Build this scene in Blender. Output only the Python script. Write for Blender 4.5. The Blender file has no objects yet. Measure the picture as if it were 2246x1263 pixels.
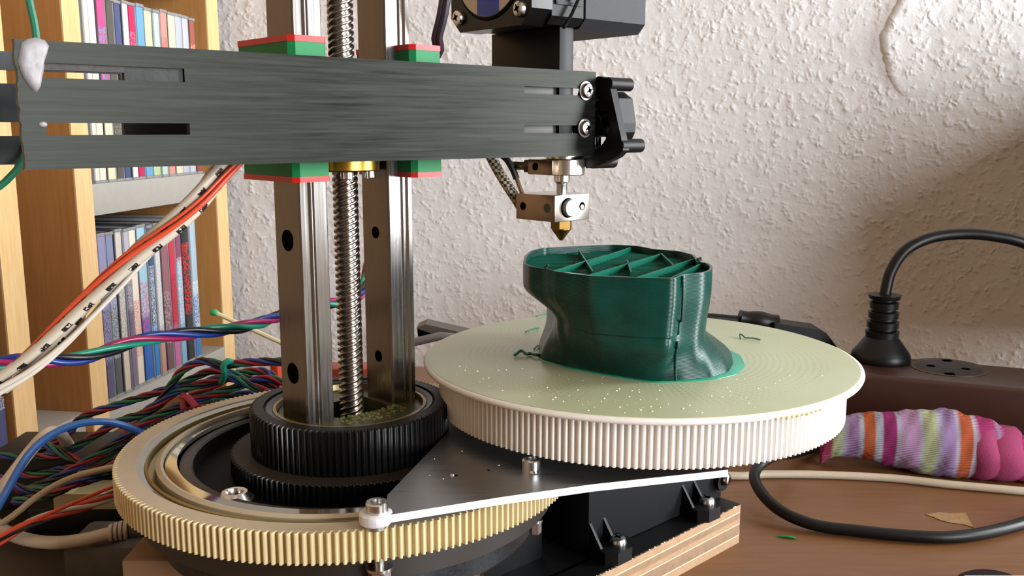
import bpy, bmesh, math, random
from mathutils import Vector, Matrix
random.seed(7)
SC = bpy.context.scene
COL = SC.collection
R = math.radians
sin, cos, pi = math.sin, math.cos, math.pi

# ------------------------------------------------------------------ units
# Everything is measured in millimetres from the table top (z = 0); the table
# top lies 750 mm above the floor.
MM = 0.001
Z0 = 750.0
FPX, PITCH, CZ = 2035.0, R(9.67), 180.0

# ------------------------------------------------------------------ camera
cam_d = bpy.data.cameras.new('camera')
cam = bpy.data.objects.new('camera', cam_d)
COL.objects.link(cam)
cam.location = (0, 0, (Z0 + CZ) * MM)
cam.rotation_euler = (pi / 2 - PITCH, 0, 0)
cam_d.sensor_width = 36.0
cam_d.lens = 36.0 * FPX / 2246.0
cam_d.clip_start = 0.01
cam_d.clip_end = 50
SC.camera = cam

# ------------------------------------------------------------------ world and lights
w = bpy.data.worlds.new('world'); SC.world = w; w.use_nodes = True
w.node_tree.nodes['Background'].inputs[0].default_value = (0.75, 0.85, 1.0, 1)
w.node_tree.nodes['Background'].inputs[1].default_value = 1.0
SC.view_settings.view_transform = 'Standard'
SC.view_settings.look = 'None'
SC.view_settings.exposure = 0.12
SC.view_settings.gamma = 1.0
SC.view_settings.use_curve_mapping = False
SC.cycles.max_bounces = 7; SC.cycles.diffuse_bounces = 3; SC.cycles.glossy_bounces = 4
SC.cycles.transmission_bounces = 2; SC.cycles.caustics_reflective = False; SC.cycles.caustics_refractive = False

AZR = R(8.7)                                    # the room is turned 8.7 degrees
EX = Vector((cos(AZR), -sin(AZR), 0)); EY = Vector((sin(AZR), cos(AZR), 0))
def room(a, b, z): return EX * a + EY * b + Vector((0, 0, z))
def world(p): return Vector((p[0] * MM, p[1] * MM, (p[2] + Z0) * MM))
WX0, WX1, WY0, WY1, FLZ, CLZ = -580, 1500, -1900, 836, -750, 1650
WINS = [(330, 780, -120, 1000), (-1320, -380, -120, 1000)]     # two windows in the right wall: along, up

def area(name, p, target, sx, sy, energy, col):
    l = bpy.data.lights.new(name, 'AREA'); l.shape = 'RECTANGLE'; l.size = sx * MM; l.size_y = sy * MM
    l.energy = energy; l.color = col
    o = bpy.data.objects.new(name, l); COL.objects.link(o)
    o.location = world(p)
    d = (world(target) - world(p)).normalized()
    o.rotation_euler = d.to_track_quat('-Z', 'Y').to_euler()
    return o
for k, (wa, wb_, wc, wd) in enumerate(WINS):
    area('window_daylight', room(WX1 + 10, (wa + wb_) / 2, (wc + wd) / 2), room(0, (wa + wb_) / 2, (wc + wd) / 2 - 1),
         wb_ - wa - 60, wd - wc - 60, (42, 62)[k], (0.95, 0.975, 1.0))
area('ceiling_fill_light', room(0, -500, CLZ - 40), room(0, -500, 0), 1600, 1600, 3.0, (1.0, 0.93, 0.86))  # soft fill added under the ceiling, with no lamp behind it

# ------------------------------------------------------------------ materials
def lin(c):
    if isinstance(c, str):
        c = c.lstrip('#'); c = [int(c[i:i + 2], 16) / 255 for i in (0, 2, 4)]
    return tuple((x / 12.92 if x <= 0.04045 else ((x + 0.055) / 1.055) ** 2.4) for x in c) + (1,)
class NT:
    def __init__(s, name):
        s.m = bpy.data.materials.new(name); s.m.use_nodes = True; s.t = s.m.node_tree
        s.b = s.t.nodes['Principled BSDF']
    def n(s, typ, **kw):
        nd = s.t.nodes.new(typ)
        for k, v in kw.items():
            if k in nd.inputs: nd.inputs[k].default_value = v
            else: setattr(nd, k, v)
        return nd
    def l(s, a, b): s.t.links.new(a, b)
    def coord(s, scale=(1, 1, 1), kind='Object', rotz=0.0):
        tc = s.n('ShaderNodeTexCoord'); mp = s.n('ShaderNodeMapping'); s.l(tc.outputs[kind], mp.inputs[0])
        mp.inputs['Scale'].default_value = scale; mp.inputs['Rotation'].default_value = (0, 0, rotz); return mp.outputs[0]
    def noise(s, vec, scale, detail=3, rough=.5):
        nd = s.n('ShaderNodeTexNoise'); nd.inputs['Scale'].default_value = scale; nd.inputs['Detail'].default_value = detail
        nd.inputs['Roughness'].default_value = rough; s.l(vec, nd.inputs['Vector']); return nd.outputs['Fac']
    def ramp(s, fac, stops):
        r = s.n('ShaderNodeValToRGB'); e = r.color_ramp.elements
        while len(e) < len(stops): e.new(0.5)
        for el, (p, c) in zip(e, stops): el.position = p; el.color = lin(c) if not isinstance(c, (int, float)) else (c, c, c, 1)
        s.l(fac, r.inputs[0]); return r.outputs[0]
    def math(s, op, a, b=None):
        nd = s.n('ShaderNodeMath', operation=op)
        for i, x in enumerate((a, b)):
            if x is None: continue
            if isinstance(x, (int, float)): nd.inputs[i].default_value = x
            else: s.l(x, nd.inputs[i])
        return nd.outputs[0]
    def bump(s, h, strength=.3, dist=.001):
        b = s.n('ShaderNodeBump'); b.inputs['Strength'].default_value = strength; b.inputs['Distance'].default_value = dist
        s.l(h, b.inputs['Height']); s.l(b.outputs[0], s.b.inputs['Normal']); return b
    def base(s, c):
        if isinstance(c, (str, tuple, list)): s.b.inputs['Base Color'].default_value = lin(c)
        else: s.l(c, s.b.inputs['Base Color'])
    def set(s, rough=.5, metal=0, spec=None, coat=0, trans=0, ior=None, sss=0):
        i = s.b.inputs
        i['Roughness'].default_value = rough; i['Metallic'].default_value = metal
        if spec is not None: i['Specular IOR Level'].default_value = spec
        i['Coat Weight'].default_value = coat; i['Transmission Weight'].default_value = trans
        if ior: i['IOR'].default_value = ior
        if sss: i['Subsurface Weight'].default_value = sss; i['Subsurface Scale'].default_value = .003
        return s.m
def plain(name, c, rough=.5, metal=0, var=.08, bump=0.0, bscale=900, **kw):
    """a procedural material: colour with a little noise variation and optional fine relief"""
    t = NT(name); v = t.coord()
    f = t.noise(v, 160, 4)
    l = lin(c)[:3]
    mx = t.n('ShaderNodeMix', data_type='RGBA'); t.l(f, mx.inputs[0])
    mx.inputs[6].default_value = tuple(max(0, x * (1 - var)) for x in l) + (1,)
    mx.inputs[7].default_value = tuple(min(1, x * (1 + var)) for x in l) + (1,)
    t.base(mx.outputs[2])
    if bump: t.bump(t.noise(v, bscale, 3), bump, .0004)
    return t.set(rough, metal, **kw)
def brushed(name, c, rough, metal, stretch, var=.25, bump=.15, rotz=0.0, scale=1.0):
    t = NT(name); v = t.coord(stretch, rotz=rotz)
    f = t.noise(v, 1000 * scale, 4, .65); l = lin(c)[:3]
    t.base(t.ramp(f, [(.3, tuple(((max(0, x * (1 - var))) ** (1 / 2.2)) for x in l)), (.7, tuple((min(1, x * (1 + var)) ** (1 / 2.2)) for x in l))]))
    t.l(t.math('ADD', t.math('MULTIPLY', f, .25), rough - .12), t.b.inputs['Roughness'])
    t.bump(f, bump, .0002)
    rg = rough; m = t.set(rg, metal)
    return m

MAT = {}
def wood(name, c1, c2, stretch, rough=.5, scale=60, rotz=0.0):
    t = NT(name); v = t.coord(stretch, rotz=rotz); f = t.noise(v, scale, 5, .6)
    f2 = t.noise(v, scale * 5, 3, .6)
    f = t.math('ADD', t.math('MULTIPLY', f, .75), t.math('MULTIPLY', f2, .25))
    t.base(t.ramp(f, [(.32, c1), (.68, c2)])); t.bump(f2, .1, .0003)
    return t.set(rough)
# wall: woodchip wallpaper, painted cream
def m_wall():
    t = NT('woodchip_wallpaper'); v = t.coord()
    vo = t.n('ShaderNodeTexVoronoi', feature='SMOOTH_F1'); vo.inputs['Scale'].default_value = 215; vo.inputs['Smoothness'].default_value = .8
    wv = t.n('ShaderNodeTexNoise'); wv.inputs['Scale'].default_value = 90; t.l(v, wv.inputs['Vector'])
    mixv = t.n('ShaderNodeMix', data_type='VECTOR'); mixv.inputs[0].default_value = .010
    t.l(v, mixv.inputs[4]); t.l(wv.outputs['Color'], mixv.inputs[5]); t.l(mixv.outputs[1], vo.inputs['Vector'])
    chips = t.ramp(vo.outputs['Distance'], [(.0, 1.0), (.62, 0.0)])
    sel = t.ramp(t.noise(v, 110, 2), [(.44, 0.0), (.68, 1.0)])
    h = t.math('MULTIPLY', chips, sel)
    h = t.math('ADD', h, t.math('MULTIPLY', t.noise(v, 55, 2, .5), .8))
    h = t.math('ADD', h, t.math('MULTIPLY', t.noise(v, 190, 2, .5), .25))
    t.bump(h, .52, .0026)
    t.base(t.ramp(t.noise(v, 9, 4), [(.3, '#cccbcb'), (.7, '#d5d4d4')]))
    return t.set(.85, spec=.25)
M_WALL = m_wall()
M_CEIL = plain('tan_ceiling_boards', '#8f7a60', .9)
M_TANW = plain('tan_wall_paint', '#9c8468', .9)
M_FLOOR = wood('dark_floor_boards', '#5c4028', '#7a5838', (1, 8, 8), .5, 12)
M_TABLE = wood('orange_wood_table_top', '#6a4628', '#7b5433', (1.2, 14, 8), .42, 22, R(-8))
M_BIRCH = wood('light_birch_edge', '#dfb679', '#ecca95', (6, 6, .6), .55, 60)
M_BOARD = wood('brown_beech_board', '#b07a42', '#c28c50', (6, 6, .35), .55, 50)
M_GREYBD = plain('pale_grey_shelf_paint', '#a8a49c', .6)
M_STEEL = brushed('ground_steel', '#979491', .24, 1, (1, 1, .02), .06, .05)
M_RAILTOP = brushed('rail_top_reflected_brown', '#6f655b', .3, 1, (1, 1, .02), .08, .05)  # steel with the room's brown reflection put into its colour
M_SCREW = plain('polished_thread_steel', '#b0aaa4', .22, 1)
M_CHROME = plain('bright_zinc_screw', '#c6c6c4', .22, 1)
M_DARKH = plain('painted_shade_black', '#060505', 1.0, spec=0)  # black stands in for the shade inside holes and recesses
M_ALU = brushed('brushed_aluminium', '#a8a9aa', .34, 1, (.03, 1, 1), .10, .08, R(-18))
M_SAWN = brushed('sawn_aluminium_edge', '#dcdde2', .5, .35, (1, 1, .02), .12, .5, 0, .9)
M_ARM = brushed('dark_brushed_steel', '#1c1d1a', .40, 1.0, (.03, .03, 1), .45, .15)
M_ARMIN = plain('dark_inner_steel', '#2e3132', .5, .7)
M_SOLDER = plain('grey_white_glue', '#827f80', .5, .1, var=.25, bump=.3, bscale=500)
M_BLACKP = plain('black_moulded_plastic', '#0a0b0c', .45, spec=.22)
M_BLACKG = plain('glossy_black_belt_plastic', '#070708', .28, spec=.32)
M_GREYP = plain('dark_grey_plastic', '#25272b', .55, bump=.1, spec=.25)
M_BLUEBLK = plain('blue_black_plastic', '#0d0f12', .6, bump=.05, spec=.2)
M_YGEAR = plain('yellowed_white_nylon', '#c9b88d', .5)
M_YTOP = plain('yellowed_white_nylon_shaded', '#ab9d85', .55)  # same nylon; shade on the upper faces put into the colour
M_WGEAR = plain('white_nylon', '#e2dfda', .5)
M_GOLD = plain('brass', '#b08a3c', .28, 1)
M_GOLDRING = plain('satin_brass_coloured_ring', '#8f8257', .3, .7)
M_MIRROR = plain('polished_bearing_steel', '#a2a098', .08, 1)
M_GREEN = plain('green_end_cap_plastic', '#116f3e', .5, spec=.25)
M_RED = plain('red_seal_plastic', '#b81816', .4)
M_PRINT = None
M_CABLEB = plain('black_cable_rubber', '#0a0a0b', .42, spec=.3)
M_CABLEW = plain('off_white_cable', '#b9ab97', .5)
M_STRIP = plain('dark_brown_plastic', '#3a2119', .38, bump=.03)
M_BLUEST = plain('blue_label_print', '#2348c8', .4)
M_LABEL = plain('silver_label', '#d2cabe', .4, 0)
M_TIN = plain('tinned_metal', '#9e9a96', .35, .9)
M_HB = plain('heater_block_alu', '#c4bdb4', .25, .9)
M_HBL = plain('shaded_block_alu', '#8c7765', .3, .9)  # same metal; shade of left and lower faces put into the colour
M_SCRAP = plain('green_plastic_scrap', '#0f6b45', .4)
M_TAN = plain('tan_card', '#6f5238', .8)
M_DKBROWN = plain('dark_brown_ring', '#1a130a', .5)

def m_print():
    t = NT('translucent_green_filament'); v = t.coord()
    wv = t.n('ShaderNodeTexWave', wave_type='BANDS', bands_direction='Z'); wv.inputs['Scale'].default_value = 800
    wv.inputs['Distortion'].default_value = .3; t.l(v, wv.inputs['Vector'])
    f = t.noise(v, 130, 3)
    t.base(t.ramp(f, [(.3, '#012f29'), (.7, '#023f36')]))
    t.bump(wv.outputs['Fac'], .35, .0002)
    return t.set(.27, spec=.32)
M_PRINT = m_print()
M_INFILL = plain('brightened_green_infill', '#045c49', .45, spec=.2)  # base brightened to stand in for light passing through the plastic
def m_bed():
    t = NT('perforated_pale_green_laminate')
    tc = t.n('ShaderNodeTexCoord'); sp = t.n('ShaderNodeSeparateXYZ'); t.l(tc.outputs['Object'], sp.inputs[0])
    X, Y = sp.outputs[0], sp.outputs[1]
    rr = t.math('SQRT', t.math('ADD', t.math('MULTIPLY', X, X), t.math('MULTIPLY', Y, Y)))
    an = t.math('ARCTAN2', Y, X)
    ring = t.math('MULTIPLY', rr, 1 / .0021)
    fr = t.math('SUBTRACT', t.math('FRACT', ring), .5)
    fa = t.math('SUBTRACT', t.math('FRACT', t.math('MULTIPLY', an, 150 / (2 * pi))), .5)
    # dot distance in mm: ring pitch 2.1 mm; angular pitch grows with the radius
    dx = t.math('MULTIPLY', fr, .0021)
    dy = t.math('MULTIPLY', t.math('MULTIPLY', fa, 2 * pi / 150), rr)
    d = t.math('SQRT', t.math('ADD', t.math('MULTIPLY', dx, dx), t.math('MULTIPLY', dy, dy)))
    dot = t.ramp(t.math('MULTIPLY', d, 1000), [(.32, 1.0), (.55, 0.0)])
    inside = t.ramp(t.math('MULTIPLY', rr, 10), [(.60, 1.0), (.64, 0.0)])
    msk = t.ramp(t.noise(tc.outputs['Object'], 22, 2), [(.40, .15), (.62, 1.0)])
    dot = t.math('MULTIPLY', t.math('MULTIPLY', dot, inside), msk)
    mx = t.n('ShaderNodeMix', data_type='RGBA'); t.l(t.math('MULTIPLY', dot, .5), mx.inputs[0])
    basec = t.ramp(t.noise(tc.outputs['Object'], 30, 3), [(.3, '#a9b08e'), (.7, '#b1b898')])
    t.l(basec, mx.inputs[6]); mx.inputs[7].default_value = lin('#6d7355')
    t.base(mx.outputs[2]); t.bump(dot, -.25, .0004)
    return t.set(.30, spec=.5)
M_BED = m_bed()

# ------------------------------------------------------------------ object helpers
def tag(o, label=None, cat=None, group=None, kind=None):
    if label: o['label'] = label
    if cat: o['category'] = cat
    if group: o['group'] = group
    if kind: o['kind'] = kind
    return o
def thing(name, label, cat, p, group=None):
    o = bpy.data.objects.new(name, None); COL.objects.link(o); o.empty_display_size = .01
    o.location = world(p); tag(o, label, cat, group); o['_p'] = 0; del o['_p']
    return o
def root_loc(parent):
    L = Vector((0, 0, 0)); q = parent
    while q is not None: L += q.location; q = q.parent
    return L
def put(name, bm, mat, parent=None, smooth=True, origin=None, ang=35, recalc=True):
    """link a bmesh given in mm scene coordinates as one mesh object"""
    if recalc: bmesh.ops.recalc_face_normals(bm, faces=bm.faces)
    if parent is None:
        if origin is None:
            n = max(1, len(bm.verts)); cx = sum(v.co.x for v in bm.verts) / n; cy = sum(v.co.y for v in bm.verts) / n
            origin = (cx, cy, min(v.co.z for v in bm.verts))
        L = world(origin); base = L
    else:
        base = root_loc(parent); L = Vector((0, 0, 0))
        if origin is not None: L = world(origin) - base; base = world(origin)
    for v in bm.verts: v.co = world(v.co) - base
    me = bpy.data.meshes.new(name); bm.to_mesh(me); bm.free()
    if smooth:
        me.polygons.foreach_set('use_smooth', [True] * len(me.polygons)); me.set_sharp_from_angle(angle=R(ang))
    if isinstance(mat, (list, tuple)):
        for m_ in mat: me.materials.append(m_)
    else: me.materials.append(mat)
    o = bpy.data.objects.new(name, me); COL.objects.link(o); o.location = L
    if parent is not None: o.parent = parent
    return o
def BM(): return bmesh.new()
def frame(o, az):
    """local frame: x along azimuth az (degrees from +Y towards +X), y 90 degrees to the left of it, z up"""
    a = R(az); u = Vector((sin(a), cos(a), 0)); v = Vector((-cos(a), sin(a), 0))
    return Matrix(((u.x, v.x, 0, o[0]), (u.y, v.y, 0, o[1]), (0, 0, 1, o[2] if len(o) > 2 else 0), (0, 0, 0, 1)))
ID = Matrix.Identity(4)
def add(bm, vs, fs, M=ID, mi=0):
    vv = [bm.verts.new(M @ Vector(p)) for p in vs]; out = []
    for f in fs:
        try: q = bm.faces.new([vv[i] for i in f]); q.material_index = mi; out.append(q)
        except ValueError: pass
    return vv, out
def box(bm, x0, x1, y0, y1, z0, z1, M=ID, bev=0, mi=0, seg=2):
    vs = [(x, y, z) for x in (x0, x1) for y in (y0, y1) for z in (z0, z1)]
    fs = [(0, 1, 3, 2), (4, 6, 7, 5), (0, 4, 5, 1), (2, 3, 7, 6), (0, 2, 6, 4), (1, 5, 7, 3)]
    vv, ff = add(bm, vs, fs, M, mi)
    if bev:
        ed = list({e for f in ff for e in f.edges})
        bmesh.ops.bevel(bm, geom=ed, offset=bev, segments=seg, profile=.5, affect='EDGES', material=mi)
def axis_frame(p, d):
    d = Vector(d).normalized(); q = d.to_track_quat('Z', 'Y').to_matrix().to_4x4()
    return Matrix.Translation(Vector(p)) @ q
def lathe(bm, prof, M=ID, n=48, mi=0, close=False, a0=0):
    """revolve (r, z) points about local z"""
    rings = []
    for r, z in prof:
        if r < 1e-6: rings.append([bm.verts.new(M @ Vector((0, 0, z)))])
        else: rings.append([bm.verts.new(M @ Vector((r * cos(a0 + 2 * pi * k / n), r * sin(a0 + 2 * pi * k / n), z))) for k in range(n)])
    pr = list(zip(rings, rings[1:]))
    if close: pr.append((rings[-1], rings[0]))
    for A, B in pr:
        for k in range(n):
            k2 = (k + 1) % n
            if len(A) == 1 and len(B) == 1: continue
            if len(A) == 1: f = [A[0], B[k2], B[k]]
            elif len(B) == 1: f = [A[k], A[k2], B[0]]
            else: f = [A[k], A[k2], B[k2], B[k]]
            bm.faces.new(f).material_index = mi
def cyl(bm, p, d, r, h, n=32, bev=0, mi=0, a0=0):
    b = bev
    prof = [(0, 0), (r - b, 0), (r, b), (r, h - b), (r - b, h), (0, h)] if b else [(0, 0), (r, 0), (r, h), (0, h)]
    lathe(bm, prof, axis_frame(p, d), n, mi, a0=a0)
def prism(bm, outer, z0, z1, M=ID, holes=(), mi=0):
    """extrude a 2-D outline (with holes) from z0 to z1 of frame M"""
    loops = [outer] + list(holes)
    def cap(z):
        vl = []; ed = []
        for lp in loops:
            vs = [bm.verts.new(M @ Vector((p[0], p[1], z))) for p in lp]
            ed += [bm.edges.new((vs[i], vs[(i + 1) % len(vs)])) for i in range(len(vs))]; vl.append(vs)
        r = bmesh.ops.triangle_fill(bm, edges=ed, use_beauty=True)
        for g in r['geom']:
            if isinstance(g, bmesh.types.BMFace): g.material_index = mi
        return vl
    A = cap(z0); B = cap(z1)
    for a, b in zip(A, B):
        n = len(a)
        for i in range(n):
            bm.faces.new((a[i], a[(i + 1) % n], b[(i + 1) % n], b[i])).material_index = mi
def circle(cx, cy, r, n=24): return [(cx + r * cos(2 * pi * k / n), cy + r * sin(2 * pi * k / n)) for k in range(n)]
def slot(x0, x1, y0, y1): return [(x0, y0), (x1, y0), (x1, y1), (x0, y1)]
def spline(pts, step=2.0):
    P = [Vector(p) for p in pts]; P = [P[0] * 2 - P[1]] + P + [P[-1] * 2 - P[-2]]; out = []
    for i in range(1, len(P) - 2):
        a, b, c, d = P[i - 1:i + 3]; n = max(2, int((c - b).length / step))
        for k in range(n):
            t = k / n
            out.append(.5 * ((2 * b) + (c - a) * t + (2 * a - 5 * b + 4 * c - d) * t * t + (3 * b - a - 3 * c + d) * t ** 3))
    out.append(P[-2]); return out
def frames(pts):
    T = [(pts[min(i + 1, len(pts) - 1)] - pts[max(i - 1, 0)]).normalized() for i in range(len(pts))]
    n = T[0].cross(Vector((0, 0, 1)));
    if n.length < .1: n = T[0].cross(Vector((1, 0, 0)))
    n.normalize(); out = []
    for t in T:
        n = (n - t * n.dot(t)).normalized(); out.append((t, n, t.cross(n)))
    return out
def tube(bm, pts, rad, sides=8, mi=0, flat=1.0, cap=True, twist=0.0):
    fr = frames(pts); rings = []
    for i, (p, (t, n, b)) in enumerate(zip(pts, fr)):
        r = rad(i / (len(pts) - 1)) if callable(rad) else rad; a0 = twist * i
        rings.append([bm.verts.new(p + (n * cos(2 * pi * k / sides + a0) + b * sin(2 * pi * k / sides + a0) * flat) * r) for k in range(sides)])
    for A, B in zip(rings, rings[1:]):
        for k in range(sides): bm.faces.new((A[k], A[(k + 1) % sides], B[(k + 1) % sides], B[k])).material_index = mi
    if cap:
        bm.faces.new(rings[0][::-1]).material_index = mi; bm.faces.new(rings[-1]).material_index = mi
def helix(pts, r, turns_per_mm, ph):
    fr = frames(pts); L = 0; out = []
    for i, p in enumerate(pts):
        if i: L += (p - pts[i - 1]).length
        a = ph + 2 * pi * turns_per_mm * L; t, n, b = fr[i]
        out.append(p + (n * cos(a) + b * sin(a)) * r)
    return out

# pixel -> point helpers (photograph treated as 2246 x 1263)
def ray(px, py):
    a = (px - 1123.0) / FPX; b = -(py - 631.5) / FPX
    return Vector((a, cos(PITCH) + b * sin(PITCH), -sin(PITCH) + b * cos(PITCH)))
EYE = Vector((0, 0, CZ))
def bz(px, py, z): d = ray(px, py); return EYE + d * ((z - CZ) / d.z)
def by(px, py, y): d = ray(px, py); return EYE + d * (y / d.y)
def bl(px, py, p0, az):
    n = Vector((cos(R(az)), -sin(R(az)), 0)); d = ray(px, py)
    return EYE + d * (n.dot(Vector((p0[0], p0[1], 0))) / n.dot(d))

# ================================================================== SETTING
def quadbox(name, a0, a1, b0, b1, z0, z1, mat, kind='structure'):
    bm = BM(); M = Matrix(((EX.x, EY.x, 0, 0), (EX.y, EY.y, 0, 0), (0, 0, 1, 0), (0, 0, 0, 1)))
    box(bm, a0, a1, b0, b1, z0, z1, M); o = put(name, bm, mat, smooth=False); o['kind'] = kind; return o
RM = Matrix(((EX.x, EY.x, 0, 0), (EX.y, EY.y, 0, 0), (0, 0, 1, 0), (0, 0, 0, 1)))
quadbox('floor', WX0, WX1, WY0, WY1, FLZ - 60, FLZ, M_FLOOR)
quadbox('ceiling', WX0, WX1, WY0, WY1, CLZ, CLZ + 60, M_CEIL)
quadbox('wall_left', WX0 - 60, WX0, WY0, WY1, FLZ, CLZ, M_TANW)
quadbox('wall_front', WX0, WX1, WY0 - 60, WY0, FLZ, CLZ, plain('warm_brown_wall_paint', '#5f4a38', .9))
# right wall with the window opening
bm = BM()
WM = RM @ Matrix(((0, 0, 1, WX1), (1, 0, 0, 0), (0, 1, 0, 0), (0, 0, 0, 1)))
prism(bm, [(WY0, FLZ), (WY1, FLZ), (WY1, CLZ), (WY0, CLZ)], 0, 80, WM, [slot(*W_) for W_ in WINS])
o = put('wall_right', bm, M_WALL, smooth=False); o['kind'] = 'structure'
M_WINF = plain('white_window_frame', '#dddad2', .5)
for k, W_ in enumerate(WINS):
    win = bpy.data.objects.new('window_%d' % (k + 1), None); COL.objects.link(win); win['kind'] = 'structure'
    mid = (W_[0] + W_[1]) / 2; win.location = world(room(WX1 + 30, mid, W_[2]))
    bm = BM(); holes = [slot(W_[0] + 40, W_[1] - 40, W_[2] + 40, W_[3] - 40)] if k == 0 else [slot(W_[0] + 40, mid - 25, W_[2] + 40, W_[3] - 40), slot(mid + 25, W_[1] - 40, W_[2] + 40, W_[3] - 40)]
    prism(bm, slot(*W_), 30, 70, WM, holes); put('window_frame', bm, M_WINF, win, smooth=False)
# back wall: the visible stretch carries a real raised wallpaper seam
bm = BM(); box(bm, WX0, WX1, WY1, WY1 + 60, FLZ, CLZ, RM)
wb = put('wall_back', bm, M_WALL, smooth=False); wb['kind'] = 'structure'
P0W = room(0, WY1, 0)
def onwall(px, py, off=0.0):
    p = bl(px, py, P0W, 98.7); return p - EY * off
seam = [(2000, -60), (1985, -20), (1962, 25), (1944, 60), (1934, 85), (1940, 120), (1948, 150), (1962, 185), (1978, 206), (1994, 214)]
sp = spline([onwall(x, y) for x, y in seam], 3)
bm = BM(); n = len(sp); rows = []
for i, p in enumerate(sp):
    k = min(1, (n - 1 - i) / 14) ; jig = random.uniform(-.8, .8)
    prof = [(-2.2, -.2), (-.6, 2.0 * k), (1.5, 3.6 * k), (5, 3.3 * k), (14, 2.0 * k), (40, -.3)]
    rows.append([bm.verts.new(p + EX * (a + jig) - EY * h) for a, h in prof])
for A, B in zip(rows, rows[1:]):
    for k in range(len(A) - 1): bm.faces.new((A[k], A[k + 1], B[k + 1], B[k]))
put('wallpaper_seam', bm, M_WALL, wb, ang=80)

# table
tb = thing('work_table', 'orange-brown wooden table top carrying the whole machine', 'table', (300, 300, -750))
bm = BM()
prism(bm, [(-236, -120), (1150, -160), (1150, 610), (-130, 700), (-236, 520)], -26, 0)
put('table_top', bm, M_TABLE, tb, smooth=False)
for x, y in ((-190, -80), (1080, -110), (1080, 550), (-100, 640)):
    bm = BM(); box(bm, x - 25, x + 25, y - 25, y + 25, -750, -26, bev=3); put('leg', bm, M_BOARD, tb)

# ================================================================== CD SHELF (left)
S0 = room(-394, 0, 0); SA = -394.0
def shp(px, py): p = bl(px, py, (-298, 660), 8.7); return p.dot(EY), p.z     # along the shelf front, height
def shs(px, py): p = bl(px, py, Vector((-298, 660, 0)) - EX * 3.2, 8.7); return p.dot(EY), p.z  # along the line of the spines
SM = RM
cab = thing('cd_shelf', 'light birch shelf unit holding two rows of disc cases at the left', 'shelf', room(SA - 90, 700, -750))
sB0, _ = shp(160, 368); sB1, _ = shp(197, 368)
sC0, _ = shp(471, 388); sC1, _ = shp(494, 388)
sA1, _ = shp(30, 372)
sh_top = 420.0; sh_bot = -750.0
zb_hi = 142.0; zb_lo = 119.5; z2_hi = -19.5
for (p0, p1, nm) in ((sA1 - 20, sA1, 'divider_panel'), (sB0, sB1, 'divider_panel'), (sC0, min(sC1, WY1 - 1), 'end_panel')):
    bm = BM(); box(bm, SA - 178, SA - .8, p0, p1, sh_bot, sh_top, SM); q = put(nm, bm, M_BOARD, cab, smooth=False)
    bm = BM(); box(bm, SA - .8, SA + .4, p0, p1, sh_bot, sh_top, SM); put('edge_strip', bm, M_BIRCH, q, smooth=False)
for (a, b) in ((sA1, sB0), (sB1, sC0)):
    for (z0_, z1_) in ((zb_lo, zb_hi), (z2_hi - 22, z2_hi)):
        if a == sA1 and z0_ > 0: continue
        bm = BM(); box(bm, SA - 176, SA - 6 if a == sA1 else SA + .3, a, b, z0_, z1_, SM, bev=.6); put('shelf_board', bm, M_GREYBD, cab)
bm = BM(); box(bm, SA - 182, SA - 178, sA1 - 20, sC1 - 1, sh_bot, sh_top, SM); put('back_panel', bm, M_BOARD, cab, smooth=False)
bm = BM(); box(bm, SA - 176, SA, sB1, sC0, 300, 318, SM); put('top_board', bm, M_BOARD, cab, smooth=False)

def m_spine(c1, c2, c3, sc, seed):
    t = NT('printed_spine'); v = t.coord((1, 1, 1), 'Generated')
    sp_ = t.n('ShaderNodeSeparateXYZ'); t.l(v, sp_.inputs[0]); z = sp_.outputs[2]
    basec = t.ramp(z, [(.0, c1), (sc - .02, c1), (sc + .02, c2), (1.0, c2)])
    # rows of letter-like marks up the middle of the spine (too small to read in the photo)
    vv = t.coord((3, 3, 24), 'Generated'); nz = t.noise(vv, 2.6 + seed % 3, 2)
    mark = t.ramp(nz, [(.50, 0.0), (.54, 1.0)])
    band = t.math('MULTIPLY', t.math('GREATER_THAN', z, .18 + .05 * (seed % 4)), t.math('LESS_THAN', z, .55 + .1 * (seed % 4)))
    mx = t.n('ShaderNodeMix', data_type='RGBA'); t.l(t.math('MULTIPLY', t.math('MULTIPLY', mark, band), .85), mx.inputs[0])
    t.l(basec, mx.inputs[6]); mx.inputs[7].default_value = lin(c3)
    t.base(mx.outputs[2]); return t.set(.35)
M_CASE = plain('smoky_clear_case', '#8d8f90', .2, var=.1)
M_CASED = plain('dark_tray_edge', '#3a3a3e', .35)
cd_n = 0
def disc(a, th, z, h, c1, c2, c3, split, label, group, rec=0):
    """one jewel case: clear hinge shell, coloured paper spine, recessed lips"""
    global cd_n; cd_n += 1
    t = thing('disc_case', label, 'disc case', room(SA - 60, a + th / 2, z), group)
    bm = BM(); box(bm, SA - 128 - rec, SA - 3 - rec, a + .25, a + th - .25, z, z + h, SM, bev=.5); put('case', bm, M_CASE if cd_n % 3 else M_CASED, t)
    bm = BM(); box(bm, SA - 4 - rec, SA - 2.2 - rec, a + 1.1, a + th - 1.3, z + 2.0, z + h - 2.5, SM, bev=.2); put('spine', bm, m_spine(c1, c2, c3, split, cd_n), t)
    bm = BM(); box(bm, SA - 6 - rec, SA - 1.8 - rec, a + .3, a + th - .3, z, z + 2.0, SM, bev=.3); put('case_lip', bm, M_CASE, t); bm = BM(); box(bm, SA - 6 - rec, SA - 1.8 - rec, a + .3, a + th - .3, z + h - 2.4, z + h, SM, bev=.3); put('case_lip', bm, M_CASE, t)
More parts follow.
